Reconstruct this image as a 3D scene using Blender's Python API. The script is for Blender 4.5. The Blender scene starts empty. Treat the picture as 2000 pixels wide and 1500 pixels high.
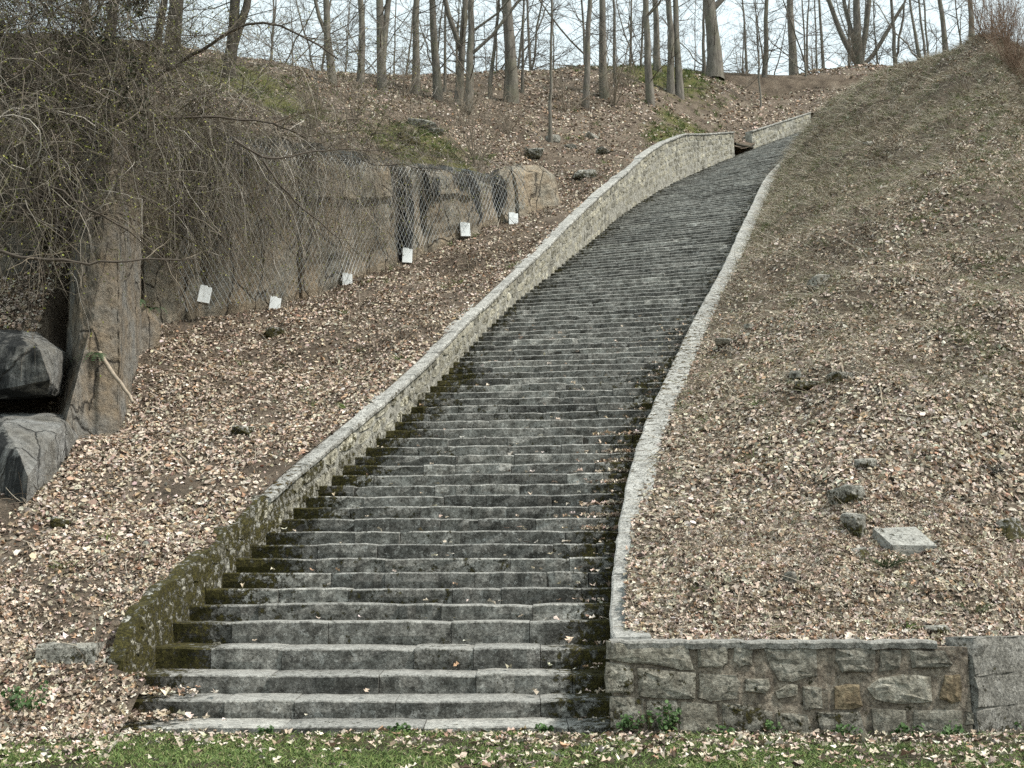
import bpy, math, random
import numpy as np
from mathutils import Vector

rng = np.random.default_rng(7)
random.seed(7)
S = bpy.context.scene
COL = S.collection

# ------------------------------------------------------------------ camera
FPX = 2400.0                         # focal length in photo pixels (2000 wide)
TH = math.atan(463 / FPX)            # upward pitch
ZE = 1.14                            # eye height above the lawn
cam = bpy.data.cameras.new('camera')
cam.sensor_width = 36.0
cam.lens = FPX / 2000 * 36.0
cam.clip_end = 1000
camo = bpy.data.objects.new('camera', cam)
COL.objects.link(camo)
camo.location = (0, 0, ZE)
camo.rotation_euler = (math.pi / 2 + TH, 0, 0)
S.camera = camo

# ------------------------------------------------------------------ sky and sun
SUN_EL, SUN_AZ = 54.0, 106.0         # degrees; azimuth clockwise from +Y
w = bpy.data.worlds.new('World')
S.world = w
w.use_nodes = True
nt = w.node_tree
nt.nodes.clear()
sky = nt.nodes.new('ShaderNodeTexSky')
sky.sky_type = 'NISHITA'
sky.sun_disc = False
sky.sun_elevation = math.radians(SUN_EL)
sky.sun_rotation = math.radians(SUN_AZ)
sky.air_density = 1.0
sky.dust_density = 4.0
sky.ozone_density = 1.0
mx = nt.nodes.new('ShaderNodeMix')
mx.data_type = 'RGBA'
mx.inputs[0].default_value = 0.72    # thin even cloud over the clear sky
mx.inputs[7].default_value = (8.5, 9.7, 9.7, 1)
bg = nt.nodes.new('ShaderNodeBackground')
bg.inputs[1].default_value = 0.098
wo = nt.nodes.new('ShaderNodeOutputWorld')
nt.links.new(sky.outputs[0], mx.inputs[6])
nt.links.new(mx.outputs[2], bg.inputs[0])
nt.links.new(bg.outputs[0], wo.inputs[0])
sun = bpy.data.lights.new('sun', 'SUN')
sun.energy = 3.4
sun.angle = math.radians(7)
sun.color = (1.0, 0.95, 0.88)
suno = bpy.data.objects.new('sun', sun)
COL.objects.link(suno)
_e, _a = math.radians(SUN_EL), math.radians(SUN_AZ)
to_sun = Vector((math.sin(_a) * math.cos(_e), math.cos(_a) * math.cos(_e), math.sin(_e)))
suno.rotation_euler = to_sun.to_track_quat('Z', 'Y').to_euler()
suno.location = (20, -20, 40)
S.view_settings.view_transform = 'Standard'
S.view_settings.look = 'None'
S.view_settings.exposure = 0.66
S.view_settings.gamma = 1.0
S.view_settings.use_curve_mapping = False
S.cycles.use_denoising = False
S.render.filter_size = 1.15
S.cycles.max_bounces = 5
S.cycles.diffuse_bounces = 3
S.cycles.transparent_max_bounces = 4

# ------------------------------------------------------------------ helpers
def ray(px, py):
    u = (px - 1000) / FPX
    v = (750 - py) / FPX
    return np.array([u, math.cos(TH) - v * math.sin(TH), math.sin(TH) + v * math.cos(TH)])

def at(px, py, d):
    """world point at distance d (along Y) seen in that direction"""
    r = ray(px, py)
    r = r * d / r[1]
    return np.array([r[0], d, r[2] + ZE])

def tag(o, label=None, cat=None, group=None, kind=None):
    if label: o['label'] = label
    if cat: o['category'] = cat
    if group: o['group'] = group
    if kind: o['kind'] = kind
    return o

def empty(name, loc, label=None, cat=None, group=None):
    o = bpy.data.objects.new(name, None)
    o.empty_display_size = 0.2
    COL.objects.link(o)
    o.location = [float(c) for c in loc]
    return tag(o, label, cat, group)

def link(name, me, mat, parent=None):
    o = bpy.data.objects.new(name, me)
    COL.objects.link(o)
    if mat is not None and not me.materials:
        me.materials.append(mat)
    if parent is not None:
        o.parent = parent
        o.matrix_parent_inverse.identity()
        o.location = [-c for c in parent.location] if parent.parent is None else (0, 0, 0)
    return o

def mesh_np(name, V, Fc, col=None, smooth=False):
    """V (n,3), Fc list of (m,k) int arrays; col (n,3|4) stored as point colour 'Col'"""
    me = bpy.data.meshes.new(name)
    V = np.asarray(V, np.float32)
    if not isinstance(Fc, (list, tuple)): Fc = [Fc]
    Fc = [np.asarray(f, np.int32) for f in Fc if len(f)]
    me.vertices.add(len(V))
    me.vertices.foreach_set('co', V.ravel())
    tot = np.concatenate([np.full(len(f), f.shape[1], np.int32) for f in Fc])
    idx = np.concatenate([f.ravel() for f in Fc])
    me.loops.add(len(idx))
    me.loops.foreach_set('vertex_index', idx)
    me.polygons.add(len(tot))
    st = np.zeros(len(tot), np.int32)
    st[1:] = np.cumsum(tot)[:-1]
    me.polygons.foreach_set('loop_start', st)
    me.polygons.foreach_set('loop_total', tot)
    me.polygons.foreach_set('use_smooth', np.full(len(tot), bool(smooth)))
    if col is not None:
        a = me.color_attributes.new('Col', 'FLOAT_COLOR', 'POINT')
        c4 = np.ones((len(V), 4), np.float32)
        col = np.asarray(col, np.float32)
        c4[:, :col.shape[1]] = col
        a.data.foreach_set('color', c4.ravel())
    me.update(calc_edges=True)
    return me

def mesh_py(name, verts, faces, col=None, smooth=False):
    me = bpy.data.meshes.new(name)
    me.from_pydata([tuple(float(c) for c in v) for v in verts], [], faces)
    if col is not None:
        a = me.color_attributes.new('Col', 'FLOAT_COLOR', 'POINT')
        c4 = np.ones((len(verts), 4), np.float32)
        col = np.asarray(col, np.float32)
        c4[:, :col.shape[1]] = col
        a.data.foreach_set('color', c4.ravel())
    if smooth:
        me.polygons.foreach_set('use_smooth', np.ones(len(faces), bool))
    me.update()
    return me

def tubes(P, Rd, sides=3, cap=False):
    """P (N,S,3) polylines, Rd (N,S) radii -> V, quads"""
    P = np.asarray(P, np.float64)
    N, Sg = P.shape[:2]
    T = np.gradient(P, axis=1)
    T /= np.linalg.norm(T, axis=2, keepdims=True) + 1e-9
    ref = np.where(np.abs(T[..., 2:3]) > 0.9, np.array([1.0, 0, 0]), np.array([0, 0, 1.0]))
    A = np.cross(T, ref); A /= np.linalg.norm(A, axis=2, keepdims=True) + 1e-9
    B = np.cross(T, A)
    ang = np.arange(sides) * 2 * math.pi / sides
    V = P[:, :, None, :] + Rd[:, :, None, None] * (np.cos(ang)[None, None, :, None] * A[:, :, None, :] + np.sin(ang)[None, None, :, None] * B[:, :, None, :])
    n = np.arange(N)[:, None, None] * Sg * sides
    s = np.arange(Sg - 1)[None, :, None] * sides
    k = np.arange(sides)[None, None, :]
    k2 = (k + 1) % sides
    Q = np.stack([n + s + k, n + s + k2, n + s + sides + k2, n + s + sides + k], -1).reshape(-1, 4)
    return V.reshape(-1, 3), Q

def vnoise(x, y, seed=0):
    """cheap smooth value noise, vectorised, range about -1..1"""
    xi = np.floor(x).astype(np.int64); yi = np.floor(y).astype(np.int64)
    fx = x - xi; fy = y - yi
    fx = fx * fx * (3 - 2 * fx); fy = fy * fy * (3 - 2 * fy)
    def h(a, b):
        n = (a * 374761393 + b * 668265263 + seed * 974711) & 0x7fffffff
        n = ((n ^ (n >> 13)) * 1274126177) & 0x7fffffff
        return ((n ^ (n >> 16)) & 0xffff) / 32767.5 - 1
    return (h(xi, yi) * (1 - fx) + h(xi + 1, yi) * fx) * (1 - fy) + (h(xi, yi + 1) * (1 - fx) + h(xi + 1, yi + 1) * fx) * fy

# ------------------------------------------------------------------ materials
def new_mat(name, rough=0.9):
    m = bpy.data.materials.new(name)
    m.use_nodes = True
    b = m.node_tree.nodes['Principled BSDF']
    b.inputs['Roughness'].default_value = rough
    b.inputs['Specular IOR Level'].default_value = 0.25
    return m, m.node_tree, b

def N_(t, kind, **kw):
    n = t.nodes.new(kind)
    for k, v in kw.items():
        setattr(n, k, v)
    return n

def noise(t, co, scale, detail=6, rough=0.6, stretch=None):
    n = N_(t, 'ShaderNodeTexNoise')
    n.inputs['Scale'].default_value = scale
    n.inputs['Detail'].default_value = detail
    n.inputs['Roughness'].default_value = rough
    if stretch is not None:
        mp = N_(t, 'ShaderNodeMapping')
        mp.inputs['Scale'].default_value = stretch
        t.links.new(co, mp.inputs[0]); co = mp.outputs[0]
    t.links.new(co, n.inputs['Vector'])
    return n.outputs['Fac']

def ramp(t, fac, stops):
    r = N_(t, 'ShaderNodeValToRGB')
    e = r.color_ramp.elements
    while len(e) < len(stops): e.new(0.5)
    for el, (p, c) in zip(e, stops):
        el.position = p
        el.color = (c, c, c, 1) if isinstance(c, (int, float)) else (*c, 1)
    t.links.new(fac, r.inputs[0])
    return r.outputs[0]

def mix(t, fac, a, b, mode='MIX'):
    m = N_(t, 'ShaderNodeMix', data_type='RGBA', blend_type=mode)
    for sock, v in ((m.inputs[0], fac), (m.inputs[6], a), (m.inputs[7], b)):
        if isinstance(v, (int, float)): sock.default_value = v
        elif isinstance(v, tuple): sock.default_value = (*v, 1)
        else: t.links.new(v, sock)
    return m.outputs[2]

def math_(t, op, a, b=0.0, clamp=False):
    m = N_(t, 'ShaderNodeMath', operation=op, use_clamp=clamp)
    for s, v in ((m.inputs[0], a), (m.inputs[1], b)):
        if isinstance(v, (int, float)): s.default_value = v
        else: t.links.new(v, s)
    return m.outputs[0]

def bump(t, bsdf, h, strength=0.5, dist=0.02):
    b = N_(t, 'ShaderNodeBump')
    b.inputs['Strength'].default_value = strength
    b.inputs['Distance'].default_value = dist
    t.links.new(h, b.inputs['Height'])
    t.links.new(b.outputs[0], bsdf.inputs['Normal'])

def geo_pos(t):
    return N_(t, 'ShaderNodeNewGeometry').outputs['Position']

def col_attr(t):
    a = N_(t, 'ShaderNodeVertexColor', layer_name='Col')
    return a.outputs[0]

def attr_mat(name, rough=0.85, vary=0.35, scale=30, transl=0.0):
    """colour straight from the piece's own colour, with fine mottling"""
    m, t, b = new_mat(name, rough)
    n = noise(t, geo_pos(t), scale, 3)
    f = ramp(t, n, [(0.25, 1 - vary), (0.75, 1 + vary)])
    c = mix(t, 1.0, col_attr(t), f, 'MULTIPLY')
    t.links.new(c, b.inputs['Base Color'])
    return m

def sep(t, c):
    s = N_(t, 'ShaderNodeSeparateColor')
    t.links.new(c, s.inputs[0])
    return s.outputs

def stone_mat(name, dark, mid, light, lichen, moss, lich_amt=0.62, bscale=14):
    """Col.r = tint, Col.g = wear, Col.b = moss cover"""
    m, t, b = new_mat(name, 0.92)
    p = geo_pos(t)
    s = sep(t, col_attr(t))
    n1 = noise(t, p, 5.5, 8, 0.68)
    base = ramp(t, n1, [(0.36, dark), (0.5, mid), (0.64, light)])
    n2 = noise(t, p, 26, 6, 0.75)
    base = mix(t, 1.0, base, ramp(t, n2, [(0.34, 0.35), (0.5, 1.0), (0.66, 1.7)]), 'MULTIPLY')
    tint = math_(t, 'MULTIPLY', s[0], 2.0)
    cc = N_(t, 'ShaderNodeCombineColor')
    for i in range(3): t.links.new(tint, cc.inputs[i])
    base = mix(t, 1.0, base, cc.outputs[0], 'MULTIPLY')
    n3 = noise(t, p, 9, 7, 0.75)
    lf = ramp(t, n3, [(lich_amt - 0.03, 0.0), (lich_amt + 0.04, 0.9)])
    base = mix(t, lf, base, lichen)
    n5 = noise(t, p, 48, 5, 0.8)
    base = mix(t, ramp(t, n5, [(0.58, 0.0), (0.66, 0.75)]), base, lichen)
    base = mix(t, ramp(t, n5, [(0.34, 0.8), (0.42, 0.0)]), base, tuple(c * .45 for c in dark))
    wf = math_(t, 'MULTIPLY', s[1], ramp(t, n2, [(0.36, 0.15), (0.6, 1.0)]), True)
    base = mix(t, wf, base, lichen)
    n4 = noise(t, p, 9, 8, 0.78)
    mf = math_(t, 'ADD', math_(t, 'MULTIPLY', s[2], 0.55), math_(t, 'MULTIPLY', math_(t, 'SUBTRACT', n4, 0.5), 2.1))
    mf = ramp(t, mf, [(0.27, 0.0), (0.38, 1.0)])
    mc = ramp(t, noise(t, p, 30, 6, 0.75), [(0.36, tuple(c * .5 for c in moss)), (0.52, tuple(c * 1.3 for c in moss)), (0.66, tuple(c * 3.2 for c in moss))])
    base = mix(t, mf, base, mc)
    t.links.new(base, b.inputs['Base Color'])
    hh = math_(t, 'ADD', math_(t, 'MULTIPLY', noise(t, p, bscale, 8, 0.7), 1.0), math_(t, 'MULTIPLY', mf, 0.4))
    bump(t, b, hh, 0.9, 0.05)
    return m

MOSS = (0.032, 0.028, 0.007)
M_STEP = stone_mat('step_granite', (0.05, 0.048, 0.041), (0.135, 0.131, 0.116), (0.25, 0.245, 0.222), (0.40, 0.40, 0.372), MOSS, 0.585)
M_CORE = stone_mat('joint_earth', (0.02, 0.019, 0.016), (0.04, 0.038, 0.032), (0.07, 0.065, 0.055), (0.1, 0.1, 0.09), MOSS, 0.8)
M_MORTAR = stone_mat('pale_mortar', (0.11, 0.104, 0.083), (0.235, 0.228, 0.192), (0.37, 0.36, 0.315), (0.46, 0.455, 0.415), MOSS, 0.6)
M_RUBBLE = stone_mat('rubble_stone', (0.10, 0.09, 0.06), (0.225, 0.21, 0.155), (0.37, 0.355, 0.29), (0.48, 0.475, 0.43), MOSS, 0.6)
M_OCHRE = stone_mat('ochre_stone', (0.075, 0.055, 0.032), (0.135, 0.1, 0.06), (0.19, 0.15, 0.095), (0.3, 0.28, 0.2), MOSS, 0.72)
M_COPING = stone_mat('coping_concrete', (0.14, 0.135, 0.115), (0.29, 0.285, 0.255), (0.42, 0.415, 0.38), (0.52, 0.52, 0.5), (0.05, 0.036, 0.010), 0.62, 30)
M_FRONT = stone_mat('front_wall_stone', (0.075, 0.066, 0.048), (0.18, 0.165, 0.13), (0.28, 0.265, 0.22), (0.40, 0.395, 0.35), MOSS, 0.62)
M_FMORT = stone_mat('front_wall_mortar', (0.10, 0.08, 0.06), (0.19, 0.158, 0.12), (0.27, 0.235, 0.185), (0.3, 0.29, 0.26), MOSS, 0.7)
M_CONC = stone_mat('weathered_concrete', (0.10, 0.095, 0.08), (0.185, 0.178, 0.155), (0.27, 0.262, 0.235), (0.36, 0.36, 0.34), MOSS, 0.68, 24)
M_ROCK2 = stone_mat('slope_rock', (0.09, 0.085, 0.07), (0.2, 0.192, 0.162), (0.32, 0.31, 0.27), (0.42, 0.42, 0.39), MOSS, 0.64)

def cliff_mat(name, ochre, grey, darkamt):
    m, t, b = new_mat(name, 0.9)
    p = geo_pos(t)
    s = sep(t, col_attr(t))
    n1 = noise(t, p, 1.1, 8, 0.65)
    n2 = noise(t, p, 2.2, 7, 0.7, (1, 1, 0.12))
    base = mix(t, ramp(t, n1, [(0.38, 0.0), (0.62, 1.0)]), ochre, grey)
    base = mix(t, 1.0, base, ramp(t, noise(t, p, 6, 9, 0.8), [(0.34, 0.35), (0.5, 1.0), (0.66, 1.45)]), 'MULTIPLY')
    # black water streaks (vertical) and Col.g stains; Col.g also paints outcrop facets' shade
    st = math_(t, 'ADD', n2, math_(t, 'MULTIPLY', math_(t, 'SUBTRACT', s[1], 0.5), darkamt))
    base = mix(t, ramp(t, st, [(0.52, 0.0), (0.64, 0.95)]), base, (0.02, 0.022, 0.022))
    vo = N_(t, 'ShaderNodeTexVoronoi', feature='DISTANCE_TO_EDGE')
    mp = N_(t, 'ShaderNodeMapping'); mp.inputs['Scale'].default_value = (1.1, 1.1, .42)
    wn = N_(t, 'ShaderNodeTexNoise'); wn.inputs['Scale'].default_value = 2.0; wn.inputs['Detail'].default_value = 6
    t.links.new(p, wn.inputs['Vector'])
    va = N_(t, 'ShaderNodeVectorMath', operation='ADD'); vs = N_(t, 'ShaderNodeVectorMath', operation='SCALE'); vs.inputs['Scale'].default_value = 0.35; t.links.new(wn.outputs['Color'], vs.inputs[0]); t.links.new(p, va.inputs[0]); t.links.new(vs.outputs[0], va.inputs[1])
    t.links.new(va.outputs[0], mp.inputs[0]); t.links.new(mp.outputs[0], vo.inputs['Vector']); vo.inputs['Scale'].default_value = 1.0
    crack = ramp(t, vo.outputs['Distance'], [(0.0, 1.0), (0.022, 0.0)])
    base = mix(t, math_(t, 'MULTIPLY', crack, .85), base, (0.02, 0.018, 0.015))
    mf = math_(t, 'ADD', math_(t, 'MULTIPLY', s[2], 0.8), math_(t, 'SUBTRACT', noise(t, p, 4, 6, 0.7), 0.5))
    base = mix(t, ramp(t, mf, [(0.4, 0.0), (0.55, 0.9)]), base, (0.05, 0.05, 0.014))
    t.links.new(base, b.inputs['Base Color'])
    hh = math_(t, 'ADD', noise(t, p, 5, 9, 0.75), math_(t, 'MULTIPLY', noise(t, p, 22, 6, 0.75), 0.4))
    hh = math_(t, 'SUBTRACT', hh, math_(t, 'MULTIPLY', crack, .5))
    bump(t, b, hh, 1.0, 0.16)
    return m
M_CLIFF = cliff_mat('quarry_rock', (0.33, 0.262, 0.18), (0.295, 0.275, 0.225), 0.75)
M_PILLAR = cliff_mat('outcrop_rock', (0.25, 0.20, 0.14), (0.235, 0.228, 0.205), 0.5)
M_BOULDER = cliff_mat('grey_outcrop_rock', (0.20, 0.19, 0.165), (0.30, 0.30, 0.285), 0.5)

def soil_mat(name, a, b_, c):
    m, t, b = new_mat(name, 1.0)
    p = geo_pos(t)
    n1 = noise(t, p, 1.3, 8, 0.7)
    base = ramp(t, n1, [(0.3, a), (0.52, b_), (0.75, c)])
    base = mix(t, 1.0, base, ramp(t, noise(t, p, 18, 5, 0.75), [(0.3, 0.4), (0.7, 1.5)]), 'MULTIPLY')
    s = sep(t, col_attr(t))
    gf = math_(t, 'ADD', s[1], math_(t, 'SUBTRACT', noise(t, p, 2.5, 6, 0.7), 0.5))
    base = mix(t, ramp(t, gf, [(0.4, 0.0), (0.65, 0.85)]), base, mix(t, noise(t, p, 30, 3), (0.045, 0.052, 0.012), (0.14, 0.145, 0.03)))
    t.links.new(base, b.inputs['Base Color'])
    bump(t, b, math_(t, 'ADD', noise(t, p, 7, 8, 0.75), math_(t, 'MULTIPLY', noise(t, p, 40, 3), 0.4)), 1.0, 0.12)
    return m
M_SOIL = soil_mat('leaf_mould', (0.065, 0.05, 0.037), (0.155, 0.122, 0.09), (0.26, 0.215, 0.165))
M_LAWN = soil_mat('lawn_soil', (0.04, 0.036, 0.02), (0.07, 0.06, 0.032), (0.11, 0.085, 0.05))
M_LEAF = attr_mat('dead_leaves', 0.75, 0.3, 60)
M_STRAW = attr_mat('dry_stems', 0.85, 0.2, 20)
M_GRASS = attr_mat('grass_blades', 0.7, 0.2, 20)
M_TWIG = attr_mat('bare_twigs', 0.85, 0.25, 12)
M_BUD = attr_mat('spring_buds', 0.6, 0.2, 20)
M_WIRE, _t, _b = new_mat('galvanised_wire', 0.5); _b.inputs['Base Color'].default_value = (0.32, 0.335, 0.33, 1); _b.inputs['Metallic'].default_value = 0.5
M_GREEN = attr_mat('weed_leaves', 0.55, 0.25, 40)

def bark_mat(name, a, c, green):
    m, t, b = new_mat(name, 0.95)
    tc = N_(t, 'ShaderNodeNewGeometry').outputs['Position']
    n = noise(t, tc, 7, 7, 0.7, (1, 1, 0.22))
    base = ramp(t, n, [(0.35, a), (0.68, c)])
    base = mix(t, ramp(t, noise(t, tc, 1.2, 5), [(0.45, 0.0), (0.7, 0.6)]), base, green)
    t.links.new(base, b.inputs['Base Color'])
    bump(t, b, n, 1.0, 0.06)
    return m
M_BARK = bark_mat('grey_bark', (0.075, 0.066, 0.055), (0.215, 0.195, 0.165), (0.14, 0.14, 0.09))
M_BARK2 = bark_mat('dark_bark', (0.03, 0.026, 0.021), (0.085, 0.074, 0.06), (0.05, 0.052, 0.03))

def plain_mat(name, c, var=0.15, rough=0.8, sc=12):
    m, t, b = new_mat(name, rough)
    base = mix(t, 1.0, c, ramp(t, noise(t, geo_pos(t), sc, 6, 0.7), [(0.3, 1 - var), (0.7, 1 + var)]), 'MULTIPLY')
    t.links.new(base, b.inputs['Base Color'])
    return m
M_BOX = plain_mat('white_painted_board', (0.72, 0.75, 0.74), 0.12, 0.7, 8)
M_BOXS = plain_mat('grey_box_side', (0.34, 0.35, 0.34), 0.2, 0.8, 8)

# ------------------------------------------------------------------ staircase course (world coordinates, metres)
# step, left end x y, right end x y, height of the left parapet above the step
TAB = np.array([
 [1,-4.17,13.20,1.03,13.20,.88],[2,-4.27,13.72,1.04,13.70,.78],[3,-4.26,14.24,1.07,14.20,.68],[4,-4.20,14.73,1.12,14.65,.58],
 [5,-4.12,15.20,1.17,15.07,.48],[7,-3.97,16.15,1.27,15.94,.44],[10,-3.68,17.48,1.45,17.15,.50],[13,-3.33,18.74,1.65,18.32,.52],
 [16,-2.95,19.96,1.88,19.50,.54],[20,-2.36,21.55,2.26,21.07,.60],[27,-1.62,24.37,3.03,23.88,.60],[33,-1.07,26.89,3.70,26.29,.62],
 [39,-0.51,29.44,4.43,28.59,.64],[45,0.10,32.01,5.19,30.85,.70],[51,0.90,34.47,5.90,33.10,.86],[57,1.66,36.89,6.58,35.37,1.08],
 [63,2.45,39.26,7.28,37.67,1.27],[69,3.21,41.64,7.99,39.99,1.40],[75,3.89,44.08,8.68,42.32,1.45],[81,4.76,46.43,9.38,44.60,1.65],
 [87,5.71,48.68,10.23,46.80,1.89],[93,6.75,50.99,11.16,48.87,2.04],[99,7.93,53.25,12.21,50.86,2.07],[105,9.26,55.43,13.38,52.77,1.70],
 [111,10.72,57.52,14.66,54.62,1.36],[117,12.31,59.52,16.06,56.37,1.0],[123,14.02,61.41,17.56,58.04,.95],[129,15.84,63.20,19.17,59.60,.9],
 [135,17.78,64.86,20.87,61.07,.9],[141,19.81,66.40,22.66,62.42,.9],[147,21.94,67.81,24.54,63.66,.9],[153,24.15,69.10,26.48,64.79,.9]])
_kd = np.arange(1, 153.1, .25)
_ks = 1.3
_KW = np.exp(-((_kd[:, None] - _kd[None]) / 3.0) ** 2); _KW /= _KW.sum(1, keepdims=True)
_lin = np.stack([np.interp(_kd, TAB[:, 0], TAB[:, i]) for i in (1, 2, 3, 4)], 1)
_tr = np.stack([np.interp(_kd, [1, 153], _lin[[0, -1], i]) for i in range(4)], 1)
_sm = _KW @ _lin
_bl = np.clip((_kd - 3) / 5, 0, 1)[:, None] * np.clip((150 - _kd) / 5, 0, 1)[:, None]
_sm = _lin * (1 - _bl) + _sm * _bl
TAB0 = TAB
def row(k):
    q = [np.interp(k, _kd, _sm[:, i]) for i in range(4)]
    return np.array(q[:2]), np.array(q[2:])
def row_linear(k):
    L = np.array([np.interp(k, TAB[:, 0], TAB[:, 1]), np.interp(k, TAB[:, 0], TAB[:, 2])])
    R = np.array([np.interp(k, TAB[:, 0], TAB[:, 3]), np.interp(k, TAB[:, 0], TAB[:, 4])])
    return L, R
ZLOW = [-0.16, 0.074, 0.303, 0.556, 0.834, 1.14]
def zrow(k):
    return float(np.interp(k, range(6), ZLOW)) if k <= 5 else 1.14 + 0.212 * (k - 5)
def hL(k): return float(np.interp(k, TAB[:, 0], TAB[:, 5])) - float(np.interp(k, [2.2, 2.5, 3.0, 3.4], [.60, .38, .12, 0]))
def hC(k): return float(np.interp(k, [1, 2, 3, 4, 5, 8, 97, 105, 115, 125], [.875, .74, .6, .47, .39, .36, .36, .62, 1.4, 2.5]))
def sC(k): return min(hC(k), .9) * float(np.interp(k, [1, 5, 10, 20, 30, 50, 80], [.05, .08, .12, .30, .45, .5, .5]))
def coping_in(k):
    L, R = row(k)
    e = (R - L) / np.linalg.norm(R - L)
    return R + e * sC(k)
KS = np.arange(1, 154, 1.0)
LEFT_IN = np.array([row(k)[0] for k in KS])
def perp_left(k):
    L, R = row(k); e = (R - L) / np.linalg.norm(R - L)
    return -e
def thickL(k): return float(np.interp(k, [1, 9, 14, 60, 100], [.2, .22, .3, .34, .4]))
LEFT_OUT = np.array([row(k)[0] + perp_left(k) * thickL(k) for k in KS])
RIGHT_IN = np.array([coping_in(k) for k in KS])
RIGHT_OUT = np.array([coping_in(k) - perp_left(k) * float(np.interp(k, [1, 20, 60], [.27, .34, .42])) for k in KS])
ZK = np.array([zrow(k) for k in KS])
ZLT = np.array([zrow(k) + hL(k) for k in KS])
ZRT = np.array([zrow(k) + hC(k) for k in KS])
def xl_out(y): return np.interp(y, LEFT_OUT[:, 1], LEFT_OUT[:, 0])
def xr_out(y): return np.interp(y, RIGHT_OUT[:, 1], RIGHT_OUT[:, 0])

# ------------------------------------------------------------------ terrain
class Cached:
    """bilinear lookup of a smooth surface"""
    def __init__(s, f, x0, x1, y0, y1, h=.3):
        s.x0, s.y0, s.h = x0, y0, h
        gx = np.arange(x0, x1, h); gy = np.arange(y0, y1, h)
        X, Y = np.meshgrid(gx, gy, indexing='ij'); s.G = f(X, Y)
    def __call__(s, x, y):
        u = np.clip((np.asarray(x, float) - s.x0) / s.h, 0, s.G.shape[0] - 1.001); v = np.clip((np.asarray(y, float) - s.y0) / s.h, 0, s.G.shape[1] - 1.001)
        i = u.astype(int); j = v.astype(int); a = u - i; b = v - j
        G = s.G
        return (G[i, j] * (1 - a) + G[i + 1, j] * a) * (1 - b) + (G[i, j + 1] * (1 - a) + G[i + 1, j + 1] * a) * b
class TPS:
    def __init__(s, pts, lam=0.02):
        P = np.array(pts, float)
        s.c = P[:, :2].mean(0); s.s = 20.0
        s.X = (P[:, :2] - s.c) / s.s
        n = len(P)
        K = s.k(s.X, s.X) + lam * np.eye(n)
        Q = np.c_[np.ones(n), s.X]
        A = np.block([[K, Q], [Q.T, np.zeros((3, 3))]])
        b = np.r_[P[:, 2], np.zeros(3)]
        sol = np.linalg.lstsq(A, b, rcond=None)[0]
        s.w, s.a = sol[:n], sol[n:]
    def k(s, A, B):
        r = np.sqrt(((A[:, None] - B[None]) ** 2).sum(-1)) + 1e-9
        return r * r * np.log(r)
    def __call__(s, x, y):
        sh = np.shape(x)
        X = (np.c_[np.ravel(x), np.ravel(y)] - s.c) / s.s
        out = np.empty(len(X))
        for i in range(0, len(X), 20000):
            q = X[i:i + 20000]
            out[i:i + 20000] = s.k(q, s.X) @ s.w + s.a[0] + q @ s.a[1:]
        return out.reshape(sh)

edgeL = [(LEFT_OUT[i, 0], LEFT_OUT[i, 1], ZLT[i] + (0.0 if i > 16 else .02)) for i in range(2, 112, 4)]
edgeL += [(LEFT_OUT[i, 0], LEFT_OUT[i, 1], ZK[i] + 0.35) for i in (112, 113, 114, 115)] + [(LEFT_OUT[i, 0], LEFT_OUT[i, 1], ZK[i] + 0.9) for i in range(118, 153, 6)]
shared = [at(*q) for q in [(1075, 262, 49), (1150, 215, 55), (1182, 180, 57), (1120, 300, 47.5), (1200, 290, 51), (1271, 206, 58), (1320, 184, 62), (1285, 136, 66),
          (1394, 138, 68), (1460, 150, 73), (1550, 157, 78), (1640, 160, 82), (1500, 205, 68), (1400, 215, 62), (1100, 190, 56), (1000, 187, 55), (900, 187, 53), (800, 180, 51), (700, 172, 49)]]
shared = [tuple(q) for q in shared]
far = [(x, 95 + abs(x) * .1, 22 - abs(x - 10) * .1) for x in (-60, -30, 0, 30, 60)] + [(x, 140, 10) for x in (-70, -20, 30, 80)]
def lat(k, u, dz_=0.0):
    L, R = row(k); p = L + perp_left(k) * u
    return (p[0], p[1], zrow(k) + hL(k) + dz_)
lower_pts = edgeL + shared + far + [lat(8, 2.2, .0), lat(11, 3.2, -.05), lat(11, 6, .2), lat(16, 2.5, -.1), lat(20, 5, -.05), lat(20, 9, .3), lat(27, 3, -.15), lat(27, 6.5, 0), lat(34, 4, -.2), lat(34, 8, .0),
             lat(40, 3, -.2), lat(40, 6, -.15), lat(46, 2.5, -.15), lat(50, 5, -.1), lat(58, 4, -.2), lat(64, 3, -.25), lat(58, 2, -.2), lat(68, 2, -.2), lat(50, 9, .3), lat(40, 12, .5), lat(30, 14, .5),
             lat(74, 1.8, -.2), tuple(at(1060, 440, 42.6)), tuple(at(1090, 350, 45.3)), tuple(at(1075, 262, 49)),
             (-4.1, 13.05, .09), (-4.1, 13.5, .26), (-4.4, 13.7, .42), (-5.2, 13.0, .06), (-7.5, 13.0, .06), (-11, 13.0, .08), (-18, 13, .1), (-5.3, 13.75, .42), (-8, 13.8, .45), (-12, 13.8, .5), (-5.2, 14.3, .86), (-8, 14.4, .95), (-12, 14.5, 1.0), (-20, 15, 1.2),
             (-6, 15.8, 1.7), (-9, 16, 1.9), (-5, 11.8, .0), (-12, 11.5, 0.0), (-20, 11, 0), (-25, 20, 3)]
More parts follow.
